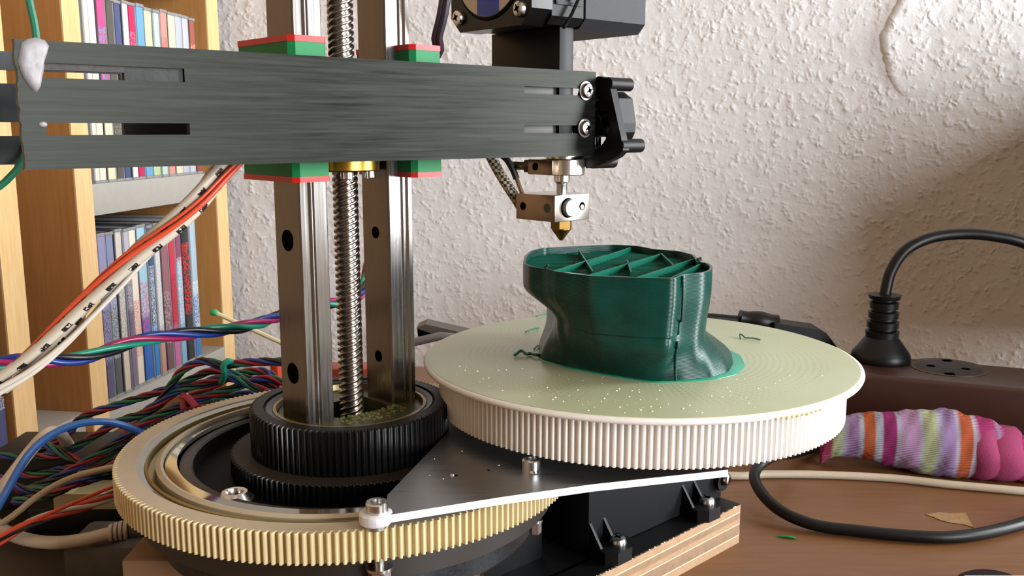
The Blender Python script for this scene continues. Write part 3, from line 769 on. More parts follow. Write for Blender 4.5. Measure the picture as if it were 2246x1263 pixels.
# small cooling fan at the right end of the arm
fan = thing('part_fan', 'black part-cooling fan at the right end of the arm', 'fan', (FA @ Vector((122, 8, 171)))[:])
tF = aR + 1.5
def fpx(px, py):
    p0 = FA @ Vector((tF, 0, 0)); q = bl(px, py, p0, AAZ + 90); l = FA.inverted() @ q; return l.y, l.z
FF = FA @ Matrix(((0, 0, 1, tF), (1, 0, 0, 0), (0, 1, 0, 0), (0, 0, 0, 1)))
face = [fpx(x, y) for x, y in ((1270, 196), (1312, 167), (1334, 172), (1338, 190), (1362, 300), (1367, 330), (1352, 345), (1306, 367), (1286, 369), (1262, 340), (1255, 250))]
hc = fpx(1294, 272)
bm = BM(); prism(bm, face, 0, 3, FF, [circle(hc[0], hc[1], 9.3, 40)]); put('fan_frame', bm, M_BLACKP, fan, smooth=False)
bm = BM(); body = [fpx(x, y) for x, y in ((1275, 215), (1325, 200), (1344, 215), (1352, 270), (1350, 290), (1335, 325), (1300, 345), (1270, 335))]
prism(bm, body, 3, 10, FF, [circle(hc[0], hc[1], 9.0, 40)]); put('fan_housing', bm, M_BLACKP, fan, smooth=False)
bm = BM(); lathe(bm, [(0, 1), (4.2, 1), (4.6, 1.5), (4.6, 9), (0, 9)], axis_frame((FF @ Vector((hc[0], hc[1], 0)))[:], (FF.to_3x3() @ Vector((0, 0, 1)))[:]), 32); put('fan_hub', bm, M_BLACKP, fan)
for k in range(7):
    bm = BM(); a = 2 * pi * k / 7; q_ = []
    for r_ in (4.4, 8.6):
        for da, dp in ((0, 2), (.7, 7)): q_.append((hc[0] + r_ * cos(a + da), hc[1] + r_ * sin(a + da), dp))
    add(bm, q_ + [(x, y, z + .5) for x, y, z in q_], [(0, 1, 3, 2), (4, 6, 7, 5), (0, 2, 6, 4), (1, 5, 7, 3), (0, 4, 5, 1), (2, 3, 7, 6)], FF); put('fan_blade', bm, M_BLACKP, fan, smooth=False)
for (x, y, r_) in ((1332, 184, 2.3), (1356, 320, 2.4), (1298, 356, 2.2)):
    v_, z_ = fpx(x, y); bm = BM(); lathe(bm, [(1.2, 0), (r_, 0), (r_, 11), (1.2, 11)], axis_frame((FF @ Vector((v_, z_, .2)))[:], (FF.to_3x3() @ Vector((0, 0, 1)))[:]), 24, close=True); put('screw_boss', bm, M_BLACKP, fan)

# ================================================================== HOT END
N = Vector((18.0, 338.0, 0)); FN = frame((N.x, N.y, 0), 47)
he = thing('hot_end', 'silver hot end with heater block and brass nozzle under the arm', 'hot end', (N.x, N.y, 140))
MN = Matrix.Translation((N.x, N.y, 0))
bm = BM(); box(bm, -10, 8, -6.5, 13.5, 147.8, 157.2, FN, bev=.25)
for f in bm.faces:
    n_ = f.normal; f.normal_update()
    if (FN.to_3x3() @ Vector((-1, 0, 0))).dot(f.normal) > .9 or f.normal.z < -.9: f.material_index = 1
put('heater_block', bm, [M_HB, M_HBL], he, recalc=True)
dv = FN.to_3x3() @ Vector((0, -1, 0)); du = FN.to_3x3() @ Vector((-1, 0, 0))
bm = BM(); cyl(bm, (FN @ Vector((-3.4, -6.0, 152.6)))[:], dv[:], 3.1, 2.4, 32, .25); put('cartridge_end', bm, M_TIN, he)
bm = BM(); cyl(bm, (FN @ Vector((-3.4, -6.48, 152.6)))[:], dv[:], 3.6, .08, 32); put('cartridge_hole', bm, M_DARKH, he)
bm = BM(); cyl(bm, (FN @ Vector((4.0, -6.48, 152.8)))[:], dv[:], 1.5, .08, 24); put('set_hole', bm, M_DARKH, he)
bm = BM(); cyl(bm, (FN @ Vector((4.0, -6.52, 152.5)))[:], dv[:], .9, .12, 24); put('set_screw', bm, M_TIN, he)
for v_, r_ in ((9.8, 1.5), (-2.6, 1.7)):
    bm = BM(); cyl(bm, (FN @ Vector((-9.96, v_, 152.6)))[:], du[:], r_, .08, 24); put('side_hole', bm, M_DARKH if v_ > 0 else plain('green_residue', '#3d5345', .6), he)
bm = BM(); lathe(bm, [(0, 140.1), (.6, 140.1), (3.6, 144.2), (3.6, 144.8)], MN, 32); lathe(bm, [(4.1, 144.6), (4.1, 148), (0, 148)], MN, 6, a0=R(18)); lathe(bm, [(3.5, 144.4), (4.1, 144.8)], MN, 6, a0=R(18))
put('nozzle', bm, plain('worn_brass', '#6b5228', .35, .9, var=.3), he, ang=30)
bm = BM(); lathe(bm, [(0, 157), (1.9, 157), (1.9, 160.5), (2.1, 161), (2.9, 161.6), (2.9, 164), (0, 164)], MN, 32); put('heat_break', bm, M_CHROME, he)
bm = BM(); lathe(bm, [(0, 164), (6.8, 164), (7.1, 164.3), (7.1, 169.4), (6.7, 169.8), (0, 169.8)], Matrix.Translation((N.x + 1.2, N.y - 1, 0)), 40); put('heat_sink_collar', bm, M_HB, he)
bm = BM(); box(bm, -9.5, 0, -4.6, 8, 164.2, 169.6, FN, bev=.4); put('clamp_ear', bm, M_HBL, he)
bm = BM(); cyl(bm, (FN @ Vector((-9.55, 4.0, 167)))[:], du[:], 1.4, .1, 20); put('clamp_hole', bm, M_DARKH, he)
bm = BM(); lathe(bm, [(0, 169.8), (6, 169.8), (6, 176), (0, 176)], MN, 32); lathe(bm, [(6, 170.6), (8, 170.6), (8, 171.4), (6, 171.4)], MN, 32); put('heat_sink', bm, M_CHROME, he)
pc = FN @ Vector((-6, 8.2, 167)); dl = (FN.to_3x3() @ Vector((-.25, 1, 0))).normalized()
bm = BM(); cyl(bm, pc[:], dl[:], 2.6, 3.5, 6, .2); put('hex_nut', bm, plain('dull_olive_steel', '#6b6858', .35, .8), he)
bm = BM(); cyl(bm, (pc + dl * 3.4)[:], dl[:], 1.5, 6.3, 20, .15); put('clamp_pin', bm, plain('yellow_zinc_pin', '#8f8a68', .3, .9), he)
# heater wiring sleeve
def m_braid():
    t = NT('black_white_braid'); v = t.coord()
    ch = t.n('ShaderNodeTexChecker'); ch.inputs['Scale'].default_value = 900; t.l(v, ch.inputs['Vector'])
    ch.inputs['Color1'].default_value = lin('#b9ab92'); ch.inputs['Color2'].default_value = lin('#211d1a')
    t.base(ch.outputs['Color']); return t.set(.5)
hw = thing('heater_wiring', 'braided heater sleeve with black heat-shrink running down to the heater block', 'cable', (-2, 345, 148))
bm = BM(); pts = spline([by(1070, 330, 347), by(1092, 372, 347), by(1112, 405, 346), by(1133, 437, 345), by(1142, 452, 345)], 1.5); tube(bm, pts, 2.0, 12); put('braided_sleeve', bm, m_braid(), hw)
bm = BM(); pts = spline([by(1088, 330, 342), by(1112, 350, 342), by(1125, 372, 342), by(1133, 392, 342)], 1.5); tube(bm, pts, 1.25, 10); put('heat_shrink', bm, M_CABLEB, hw)
bm = BM(); tube(bm, spline([by(1133, 390, 342), by(1140, 410, 342), by(1146, 425, 342)], 1.5), .8, 8); put('bare_lead', bm, M_TAN, hw)

# ================================================================== PLATE
zp1, zp0 = 84.2, 82.1
pt = thing('triangular_plate', 'flat aluminium triangular plate reaching from ring gear to turntable', 'plate', (10, 260, zp0))
tipL = bz(846, 1130, zp1)
poly = [(tipL.x - .2, tipL.y - .2)] + [tuple(bz(x, y, zp1)[:2]) for x, y in ((1100, 1090), (1300, 1062), (1597, 1030))] + [(72, 300), (40, 345), (-12, 325)] + [tuple(bz(x, y, zp1)[:2]) for x, y in ((985, 945), (850, 1085))]
bm = BM(); prism(bm, poly, zp0, zp1, ID)
for f in bm.faces:
    f.normal_update()
    if abs(f.normal.z) < .5: f.material_index = 1
put('plate', bm, [M_ALU, M_SAWN], pt, smooth=False)
bm = BM(); c = bz(824, 1124, zp1); lathe(bm, [(0, zp0 - .5), (4.0, zp0 - .5), (4.3, zp0), (4.3, zp1), (4.0, zp1 + .2), (0, zp1 + .2)], Matrix.Translation((c.x, c.y, 0)), 12); put('plate_tip', bm, M_SAWN, pt)
bm = BM(); lathe(bm, [(0, 80), (2.5, 80), (2.5, zp0), (0, zp0)], Matrix.Translation((c.x, c.y, 0)), 20); put('spacer', bm, M_TIN, pt)
def cap_screw(name, x, y, z, r, h, parent, label=None):
    bm = BM(); M_ = Matrix.Translation((x, y, z)); lathe(bm, [(0, 0), (r, 0), (r, h - .3), (r - .3, h), (r * .55, h), (r * .5, h - 1.2), (0, h - 1.2)], M_, 28); return put(name, bm, M_CHROME, parent)
cap_screw('cap_screw', c.x + .3, c.y + .3, zp1 + .2, 2.9, 2.7, pt)
c2 = bz(1166, 1028, zp1); cap_screw('cap_screw', c2.x, c2.y, zp1, 2.8, 3.1, pt)
bm = BM(); lathe(bm, [(0, 0), (1.5, 0), (1.2, .6), (0, .7)], Matrix.Translation((c2.x + .6, c2.y - 2.5, zp1)), 12); put('burr', bm, M_CHROME, pt)
for (px, py, r_, m_) in ((992, 1042, .75, M_CHROME), (1000, 1043, .6, M_DARKH), (1072, 1031, .5, M_DARKH), (972, 1050, .3, M_CHROME), (1013, 989, .3, M_CHROME), (953, 1006, .25, M_CHROME), (942, 1042, .25, M_CHROME), (1094, 1020, .3, M_CHROME)):
    q = bz(px, py, zp1); bm = BM(); lathe(bm, [(r_, 0), (r_ * .8, r_ * .5), (0, r_ * .7)] if m_ is M_CHROME else [(r_, .02), (0, .03)], Matrix.Translation((q.x, q.y, zp1)), 10); put('swarf' if m_ is M_CHROME else 'drilled_hole', bm, m_, pt)
# nuts and spring screw below the ring gear
def nutstack(px, py, Y, r, label, cat='nut'):
    p = by(px, py, Y); t = thing('nut_stack', label, cat, (p.x, p.y, p.z))
    bm = BM(); lathe(bm, [(0, -3.4), (r * .9, -3.4), (r, -3.0), (r, .2), (r * .9, .5), (0, .5)], Matrix.Translation(p), 6); put('hex_nut', bm, M_TIN, t, smooth=False)
    bm = BM(); lathe(bm, [(0, .5), (r * 1.2, .5), (r * 1.2, 1.3), (0, 1.3)], Matrix.Translation(p), 28); put('washer', bm, M_CHROME, t)
    bm = BM(); cyl(bm, (p.x, p.y, p.z - 3.3), (0, 0, 1), r * .5, max(2, 71.2 - p.z + 3.3), 16); put('threaded_stud', bm, M_CHROME, t)
nutstack(832, 1250, 226, 3.0, 'zinc nut and washer under the front rim of the ring gear')
nutstack(1174, 1146, 270, 1.9, 'small zinc nut at the right under the ring gear')
sps = by(1045, 1262, 262)
t = thing('spring_screw', 'brass coloured threaded screw hanging under the ring gear', 'screw', (sps.x, sps.y, 20))
bm = BM(); cyl(bm, (sps.x, sps.y, 20), (0, 0, 1), 1.3, 43, 16); put('core', bm, M_GOLD, t)
bm = BM(); hp = [Vector((sps.x + 1.7 * cos(a_), sps.y + 1.7 * sin(a_), 20 + a_ / (2 * pi) * 1.6)) for a_ in [k * pi / 7 for k in range(int(43 / 1.6 * 14))]]
tube(bm, hp, .45, 6); put('thread', bm, M_GOLD, t)

# ================================================================== TURNTABLE
B = Vector((43.2, 310.5, 0)); MB = Matrix.Translation((B.x, B.y, 0))
tt_ = thing('turntable', 'round pale green print bed on a white toothed pulley', 'turntable', (B.x, B.y, 88.1))
bm = BM(); gear(bm, 215, 68.2, 67.3, 88.1, 102.0, MB, 58, .2); put('toothed_pulley', bm, [M_WGEAR, M_WGEAR], tt_, ang=32)
bm = BM(); lathe(bm, [(0, 88.6), (58, 88.6), (58, 90), (0, 90)], MB, 64); put('pulley_web', bm, M_WGEAR, tt_)
bm = BM(); cyl(bm, (B.x, B.y, zp1), (0, 0, 1), 12, 4.5, 32); put('hub', bm, M_BLACKP, tt_)
bm = BM(); lathe(bm, [(60, 101.9), (71.6, 101.9), (73.0, 102.3), (73.3, 103.1), (73.1, 103.7), (72.3, 104.0), (60, 103.9)], MB, 160, close=True); put('rim_flange', bm, M_WGEAR, tt_, ang=60)
bm = BM(); lathe(bm, [(0, 103.2), (72.0, 103.2), (72.0, 104.12), (71.6, 104.2), (0, 104.2)], MB, 160); put('bed_disc', bm, M_BED, tt_, origin=(B.x, B.y, 103))
q = bz(1775, 907, 103); ang = math.atan2(q.y - B.y, q.x - B.x)
bm = BM()
for k in range(10):
    a_ = ang - .13 + k * .026; bmesh.ops.create_icosphere(bm, subdivisions=1, radius=1, matrix=Matrix.Translation((B.x + 72.6 * cos(a_), B.y + 72.6 * sin(a_), 102.6)) @ Matrix.Diagonal((1.1, 1.0, random.uniform(.8, 1.3), 1)))
put('yellow_glue_smear', bm, plain('yellow_glue', '#dcd3a0', .4), tt_, ang=80)
# glitter-like raised beads on the bed
bm = BM()
pxs = [(1008, 803), (1020, 812), (1047, 814), (1060, 831), (1072, 829), (1093, 812), (1110, 811), (1145, 808), (1102, 856), (1212, 876), (1218, 872), (1248, 868), (1267, 855), (1358, 853), (1352, 857), (1332, 864), (1318, 880), (1325, 874), (1359, 893), (1386, 857), (1401, 855), (1401, 860), (1404, 876), (1405, 899), (1427, 892), (1430, 902), (1440, 875), (1446, 856), (1448, 893), (1465, 886), (1498, 896), (1512, 889), (1527, 902), (1595, 850), (1601, 858), (1584, 870), (1616, 832), (1632, 831), (1636, 872), (1642, 884), (1662, 852), (1680, 850), (1709, 834), (1731, 823), (1765, 828), (1802, 824), (1700, 841), (1560, 868), (1540, 905), (1380, 870), (1370, 905), (1235, 880), (1290, 900), (1200, 850), (1160, 870)]
for x, y in pxs:
    q = bz(x, y, 104.2); r_ = random.uniform(.18, .36); lathe(bm, [(r_, 0), (r_ * .8, r_ * .5), (0, r_ * .75)], Matrix.Translation(q), 8)
for x, y in [(random.uniform(1000, 1800), random.uniform(800, 905)) for _ in range(160)]:
    q = bz(x, y, 104.2)
    if (q.xy - B.xy).length > 68: continue
    r_ = random.uniform(.08, .16); lathe(bm, [(r_, 0), (r_ * .8, r_ * .5), (0, r_ * .75)], Matrix.Translation(q), 6)
q_ = put('raised_beads', bm, plain('pale_bead', '#eef0c8', .15, spec=.8), tt_); q_['kind'] = 'stuff'

# filament scraps on the bed
def scrap(name, pts, r, label, z=104.3):
    bm = BM(); tube(bm, spline([bz(x, y, z + r) + Vector((0, 0, dz)) for x, y, dz in pts], .8), r, 6)
    tag(put(name, bm, M_SCRAP), label, 'scrap')
scrap('filament_scrap', [(1129, 779, 0), (1143, 774, .8), (1155, 778, .2), (1162, 775, 0), (1175, 780, .3), (1183, 779, 0)], .55, 'green filament scrap lying against the left foot of the print')
scrap('filament_strand', [(1153, 728, 0), (1168, 723, .3), (1181, 719, 0)], .3, 'thin dark filament strand on the far left of the print bed')
scrap('filament_strand', [(1171, 766, 0), (1178, 761, .3), (1186, 757, 0)], .25, 'short filament strand just left of the print')
scrap('filament_curl', [(1624, 742, 0), (1622, 737, .8), (1630, 739, .5), (1635, 742, .2), (1650, 743, .3), (1668, 745, 0)], .28, 'curled green filament thread on the right of the print bed')
scrap('filament_strand', [(1176, 693, 0), (1190, 691, .2), (1208, 688, 0)], .22, 'hair-thin filament strand at the back rim of the print bed')

# ================================================================== PRINTED OBJECT
ZB, ZP = 104.25, 138.0
PC = Vector((38.0, 303.0, 0))
top_px = [(1147, 577), (1150, 562), (1163, 550), (1190, 543), (1230, 541), (1290, 538), (1350, 536), (1400, 539), (1435, 546), (1490, 550), (1522, 558), (1530, 566), (1534, 574), (1556, 577), (1563, 584), (1561, 592), (1545, 598), (1505, 602), (1488, 604), (1482, 610), (1440, 609), (1380, 607), (1290, 604), (1285, 602), (1240, 597), (1205, 592), (1190, 588), (1163, 585)]
TOP = [bz(x, y, ZP) for x, y in top_px]
base_px = [(1183, 770), (1186, 790), (1240, 805), (1330, 822), (1415, 836), (1440, 838), (1500, 836), (1560, 830), (1598, 818), (1608, 800), (1605, 780)]
BASE = [bz(x, y, ZB) for x, y in base_px]
# the hidden back of the foot: an even curve closing the outline
b0, b1 = BASE[0], BASE[-1]
back = [Vector((b1.x - 1, b1.y + 9, ZB)), Vector((b1.x - 10, b1.y + 20, ZB)), Vector((48, 330, ZB)), Vector((30, 332, ZB)), Vector((15, 325, ZB)), Vector((9, 317, ZB))]
BASE = BASE + back
NP = 220
def polar(poly, cen):
    out = []; n = len(poly); P = [(p.x - cen.x, p.y - cen.y) for p in poly]
    for k in range(NP):
        a = 2 * pi * k / NP; dx, dy = cos(a), sin(a); best = 0
        for i in range(n):
            x1, y1 = P[i]; x2, y2 = P[(i + 1) % n]; ex, ey = x2 - x1, y2 - y1; den = dx * ey - dy * ex
            if abs(den) < 1e-9: continue
            t = (x1 * ey - y1 * ex) / den; s = (x1 * dy - y1 * dx) / den
            if t > 0 and -1e-6 <= s <= 1 + 1e-6: best = max(best, t)
        out.append(best)
    return out
def blur(r, k):
    for _ in range(k): r = [(r[i - 1] + 2 * r[i] + r[(i + 1) % NP]) / 4 for i in range(NP)]
    return r
RT = blur(polar(TOP, PC), 3); RB = blur(polar(BASE, PC), 3)
def sstep(a, b, x): t = min(1, max(0, (x - a) / (b - a))); return t * t * (3 - 2 * t)
def rad(k, h):
    """outline radius at polar index k, height fraction h (0 foot, 1 rim)"""
    a = 2 * pi * k / NP; deg = math.degrees(a)
    # neck around a third of the height, flaring to the foot
    rt, rb_ = RT[k], RB[k]
    left = max(0, cos(a - R(185))) ** 2.0                      # the overhanging lobe at the left
    right = max(0, cos(a - R(-5))) ** 1.2
    w_ = 1 - sstep(.0, .42, h)
    lobe_h = sstep(.45, .80, h)
    neck = rt * (1 - .30 * left) if left > 0 else rt
    upper = neck + (rt - neck) * lobe_h
    up2 = upper * (1 - .05 * right * (1 - sstep(.35, .8, h)))
    r = up2 * (1 - w_) + rb_ * w_
    if 185 < deg < 335: r = r - 1.5 * sin((deg - 185) / 150 * pi) * (sstep(.05, .3, h) - sstep(.45, .9, h))
    # step on the front: the left half stands proud above mid height
    if 225 < deg < 288 and h > .47: r += .7
    return r
pr_ = thing('green_print', 'half-finished translucent green print standing on the turntable', 'print', (PC.x, PC.y, ZB))
NH = 68; bm = BM(); rows = []
for j in range(NH + 1):
    h = j / NH; z = ZB + (ZP - ZB) * h; lay_ = .06 * (j % 2)
    rows.append([bm.verts.new((PC.x + (rad(k, h) + lay_) * cos(2 * pi * k / NP), PC.y + (rad(k, h) + lay_) * sin(2 * pi * k / NP), z)) for k in range(NP)])
inn = []
for j in range(10):
    h = 1 - j * .022; z = ZB + (ZP - ZB) * h
    inn.append([bm.verts.new((PC.x + (rad(k, h) - .9) * cos(2 * pi * k / NP), PC.y + (rad(k, h) - .9) * sin(2 * pi * k / NP), z)) for k in range(NP)])
seq = rows + inn
for A_, B_ in zip(seq, seq[1:]):
    for k in range(NP): bm.faces.new((A_[k], A_[(k + 1) % NP], B_[(k + 1) % NP], B_[k]))
cv = bm.verts.new((PC.x, PC.y, ZB + (ZP - ZB) * (1 - 9 * .022)))
for k in range(NP): bm.faces.new((inn[-1][k], inn[-1][(k + 1) % NP], cv))
cb = bm.verts.new((PC.x, PC.y, ZB))
for k in range(NP): bm.faces.new((rows[0][(k + 1) % NP], rows[0][k], cb))
put('shell', bm, M_PRINT, pr_, ang=40)
def inside(x, y, h=1.0, m=1.0):
    dx, dy = x - PC.x, y - PC.y; a = math.atan2(dy, dx) % (2 * pi); return math.hypot(dx, dy) < rad(int(a / (2 * pi) * NP) % NP, h) - m
def clipline(p, q, m=.7):
    n_ = 160; P_ = [p.lerp(q, i / n_) for i in range(n_ + 1)]; runs = []; cur = []
    for x in P_:
        if inside(x.x, x.y, 1.0, m): cur.append(x)
        elif cur: runs.append(cur); cur = []
    if cur: runs.append(cur)
    return [(r_[0], r_[-1]) for r_ in runs if len(r_) > 3]
def wallseg(bm, p, q, z0_, z1_, t_=.45):
    d = (q - p); d.z = 0; n_ = Vector((-d.y, d.x, 0)).normalized() * t_ / 2
    add(bm, [tuple((p - n_).xy) + (z0_,), tuple((p + n_).xy) + (z0_,), tuple((q + n_).xy) + (z0_,), tuple((q - n_).xy) + (z0_,), tuple((p - n_).xy) + (z1_,), tuple((p + n_).xy) + (z1_,), tuple((q + n_).xy) + (z1_,), tuple((q - n_).xy) + (z1_,)],
        [(0, 3, 2, 1), (4, 5, 6, 7), (0, 1, 5, 4), (1, 2, 6, 5), (2, 3, 7, 6), (3, 0, 4, 7)])
ZF = ZB + (ZP - ZB) * (1 - 9 * .022)
for (a_, b_) in (((1290, 570), (1440, 520)), ((1180, 600), (1330, 555)), ((1150, 640), (1450, 553)), ((1330, 625), (1535, 560)), ((1440, 620), (1600, 545)), ((1225, 600), (1150, 590)), ((1270, 545), (1300, 590)), ((1376, 566), (1384, 592)), ((1450, 552), (1478, 578))):
    p = bz(a_[0], a_[1], ZP); q = bz(b_[0], b_[1], ZP)
    for (s_, e_) in clipline(p, q):
        bm = BM(); wallseg(bm, s_, e_, ZF - .5, ZP - .5, .5); put('infill_wall', bm, M_INFILL, pr_, smooth=False)
bm = BM()                                        # fine layer lines over the infill floor
for i in range(26):
    yy = 268 + i * 2.9
    for (s_, e_) in clipline(Vector((-5, yy, ZP)), Vector((75, yy + 4, ZP)), 1.0): wallseg(bm, s_, e_, ZF - .2, ZP - 2.2 , .4)
q_ = put('infill_lines', bm, M_INFILL, pr_, smooth=False); q_['kind'] = 'stuff'
# brim
bm = BM(); r0 = []; r1 = []; r2 = []
for k in range(NP):
    a = 2 * pi * k / NP; ext = .5 + 3.0 * max(0, cos(a - R(-12))) ** 6
    for L_, rr2, z in ((r0, RB[k] - 1, ZB + .55), (r1, RB[k] + ext, ZB + .3), (r2, RB[k] + ext + .2, ZB - .05)): L_.append(bm.verts.new((PC.x + rr2 * cos(a), PC.y + rr2 * sin(a), z)))
for A_, B_ in ((r0, r1), (r1, r2)):
    for k in range(NP): bm.faces.new((A_[k], A_[(k + 1) % NP], B_[(k + 1) % NP], B_[k]))
put('brim', bm, plain('thin_green_brim', '#12866a', .3, spec=.7), pr_, ang=60)
def blob(px, py, Y, s, nm):
    p = by(px, py, Y); bm = BM()
    for i in range(5): bmesh.ops.create_icosphere(bm, subdivisions=2, radius=s * random.uniform(.4, .8), matrix=Matrix.Translation(p + Vector((random.uniform(-1, 1), random.uniform(-1, 1), random.uniform(-1, 1))) * s * .6))
    put(nm, bm, M_PRINT, pr_, ang=80)
blob(1199, 586, 284.5, 1.0, 'filament_blob'); blob(1204, 655, 296, 1.1, 'drooping_blob'); blob(1535, 571, 300, 1.0, 'filament_blob')
for d0, d1, h0, h1 in ((290, 288.5, .46, 1.0), (293, 289, .0, .40)):
    pts = []
    for i in range(24):
        f = i / 23; dg = d0 + (d1 - d0) * f ; h = h0 + (h1 - h0) * f; a = R(dg); r_ = rad(int(dg / 360 * NP) % NP, h) + .15
        pts.append(Vector((PC.x + r_ * cos(a), PC.y + r_ * sin(a), ZB + (ZP - ZB) * h)))
    bm = BM(); tube(bm, pts, .42, 8); put('seam_ridge', bm, M_PRINT, pr_, ang=60)

# ================================================================== RIGHT SIDE: strip, plug, sock, cables
FS = frame((204.3, 523.9, 0), 112.5)             # along the strip's front top edge
ST = 40.0
ps = thing('power_strip', 'dark brown power strip lying in front of the wall', 'power strip', (250, 530, 0))
bm = BM(); box(bm, -95, 260, .0, 53, 1.0, ST, FS, bev=3, seg=3); put('housing', bm, M_STRIP, ps)
sock_c = []
def socket(px, py):
    p = bz(px, py, ST); M_ = Matrix.Translation(p)
    bm = BM(); lathe(bm, [(19.0, .15), (21.0, .6), (21.8, .3), (21.8, -.2)], M_, 48); o_ = put('socket_rim', bm, M_STRIP, ps)
    bm = BM(); lathe(bm, [(19.4, .25), (19.2, .12), (0, .12)], M_, 48); put('socket_well', bm, plain('dark_socket_well', '#1a0d0a', .5), o_)
    bm = BM()
    for s in (-9.5, 9.5):
        c_ = p + (FS.to_3x3() @ Vector((s, 0, 0))); lathe(bm, [(2.6, .2), (0, .22)], Matrix.Translation(c_), 16)
    for s in (-17, 17): c_ = p + (FS.to_3x3() @ Vector((0, s, .2))); bmesh.ops.create_cube(bm, size=1, matrix=Matrix.Translation(c_) @ Matrix.Diagonal((5, 3, 1, 1)))
    put('contact', bm, M_DARKH, o_, smooth=False)
socket(2080, 806)
# plug standing in the strip
pb = bz(1931, 790, ST); PGX, PGY = pb.x, pb.y
pg = thing('upright_plug', 'black rubber mains plug standing upright in the power strip', 'plug', (PGX, PGY, ST))
MP = Matrix.Translation((PGX, PGY, 0))
def zat(py): return by(1930, py, PGY).z
zb0 = ST + .4; z_n = zat(742); z_c = zat(655)
bm = BM(); lathe(bm, [(0, zb0), (17.0, zb0), (17.5, zb0 + 2), (16.8, zb0 + 4.5), (13.5, zb0 + 9), (10.3, z_n), (9.6, z_n + 1), (0, z_n + 1)], MP, 40); put('plug_body', bm, M_CABLEB, pg)
k_ = 4; hh = (z_c - z_n - 1) / k_
for i in range(k_):
    z = z_n + 1 + i * hh; bm = BM(); r_ = 9.6 - i * .45
    lathe(bm, [(0, z), (r_, z), (r_ + .3, z + hh * .65), (r_ - 1.8, z + hh * .8), (r_ - 1.8, z + hh), (0, z + hh)], MP, 32); put('strain_relief', bm, M_CABLEB, pg)
bm = BM(); lathe(bm, [(0, z_c), (9.0, z_c), (9.8, z_c + 2.5), (6, z_c + 3), (0, z_c + 3)], MP, 32); put('collar', bm, M_CABLEB, pg)
bm = BM(); Yc = PGY
tube(bm, spline([Vector((PGX, PGY, z_c + 2)), by(1942, 640, Yc), by(1954, 595, Yc + 1), by(1985, 550, Yc + 2), by(2040, 522, Yc + 4), by(2110, 513, Yc + 4), by(2180, 518, Yc + 2), by(2260, 538, Yc), by(2420, 610, Yc), by(2540, 720, Yc), Vector((440, 560, 5))], 3), 3.4, 14)
put('plug_cord', bm, M_CABLEB, pg)
# flat adapter plug behind the bed
fp = thing('angled_plug', 'black flat angled plug with ribbed cord behind the print bed', 'plug', (160, 560, ST))
bm = BM(); Yp = 585
tube(bm, spline([by(1480, 690, Yp), by(1560, 697, Yp), by(1640, 704, Yp)], 3), 3.0, 12); put('cord', bm, M_CABLEB, fp)
bm = BM(); tube(bm, spline([by(1622, 697, Yp), by(1660, 703, Yp), by(1702, 712, Yp)], 2), lambda t: 5.2 + 1.6 * t + .5 * sin(t * 60), 14); put('strain_relief', bm, M_CABLEB, fp)
bm = BM(); out_ = [by(x, y, Yp) for x, y in ((1690, 702), (1790, 716), (1802, 724), (1832, 764), (1838, 800), (1760, 810), (1755, 770), (1690, 742))]
M_ = Matrix.Translation((0, Yp, 0)) @ Matrix(((1, 0, 0, 0), (0, 0, -1, 0), (0, 1, 0, 0), (0, 0, 0, 1)))
prism(bm, [(p.x, p.z) for p in out_], -10, 10, M_); put('plug_body', bm, M_CABLEB, fp, smooth=False)

# sock
def m_sock():
    t = NT('striped_knit'); tc = t.n('ShaderNodeTexCoord'); sp_ = t.n('ShaderNodeSeparateXYZ'); t.l(tc.outputs['UV'], sp_.inputs[0])
    u_ = sp_.outputs[0]; nz = t.noise(tc.outputs['Object'], 60, 2)
    u_ = t.math('ADD', u_, t.math('MULTIPLY', t.math('SUBTRACT', nz, .5), .012))
    W_ = '#9c9eae'
    cols = [(0, '#8a3a55'), (.045, '#8a3a55'), (.06, '#9aa27c'), (.10, '#a4aa90'), (.11, W_), (.13, '#8c7099'), (.165, '#8c7099'), (.175, W_), (.185, W_), (.192, '#a05234'), (.228, '#a05234'), (.236, W_), (.256, W_), (.265, '#842e62'), (.31, '#842e62'), (.318, W_), (.345, '#a484a8'), (.40, '#a484a8'), (.41, W_), (.43, '#a0a884'), (.465, '#a0a884'), (.475, W_), (.50, '#8e76a0'), (.54, '#8e76a0'), (.55, W_), (.565, '#a05234'), (.61, '#a05234'), (.62, W_), (.64, '#8f305f'), (.66, '#8f305f')]
    r = t.n('ShaderNodeValToRGB'); e = r.color_ramp.elements
    while len(e) < len(cols): e.new(.5)
    for el, (p_, c_) in zip(e, cols): el.position = p_ / .8; el.color = lin(c_)
    t.l(t.math('DIVIDE', u_, .8), r.inputs[0])
    r2 = t.ramp(u_, [(.66, '#8f305f'), (.70, '#94355f'), (.72, '#8c7f9c'), (.74, '#963566'), (1, '#963566')])
    mx = t.n('ShaderNodeMix', data_type='RGBA'); t.l(t.math('GREATER_THAN', u_, .65), mx.inputs[0]); t.l(r.outputs[0], mx.inputs[6]); t.l(r2, mx.inputs[7])
    t.base(mx.outputs[2])
    wv = t.n('ShaderNodeTexWave', bands_direction='Z'); wv.inputs['Scale'].default_value = 320; t.l(tc.outputs['Object'], wv.inputs['Vector'])
    t.bump(t.math('ADD', wv.outputs['Fac'], t.noise(tc.outputs['Object'], 500, 3)), .5, .0006)
    return t.set(.9, spec=.1)
sk = thing('striped_sock', 'small pink, lilac and orange striped sock in front of the power strip', 'sock', (220, 480, 0))
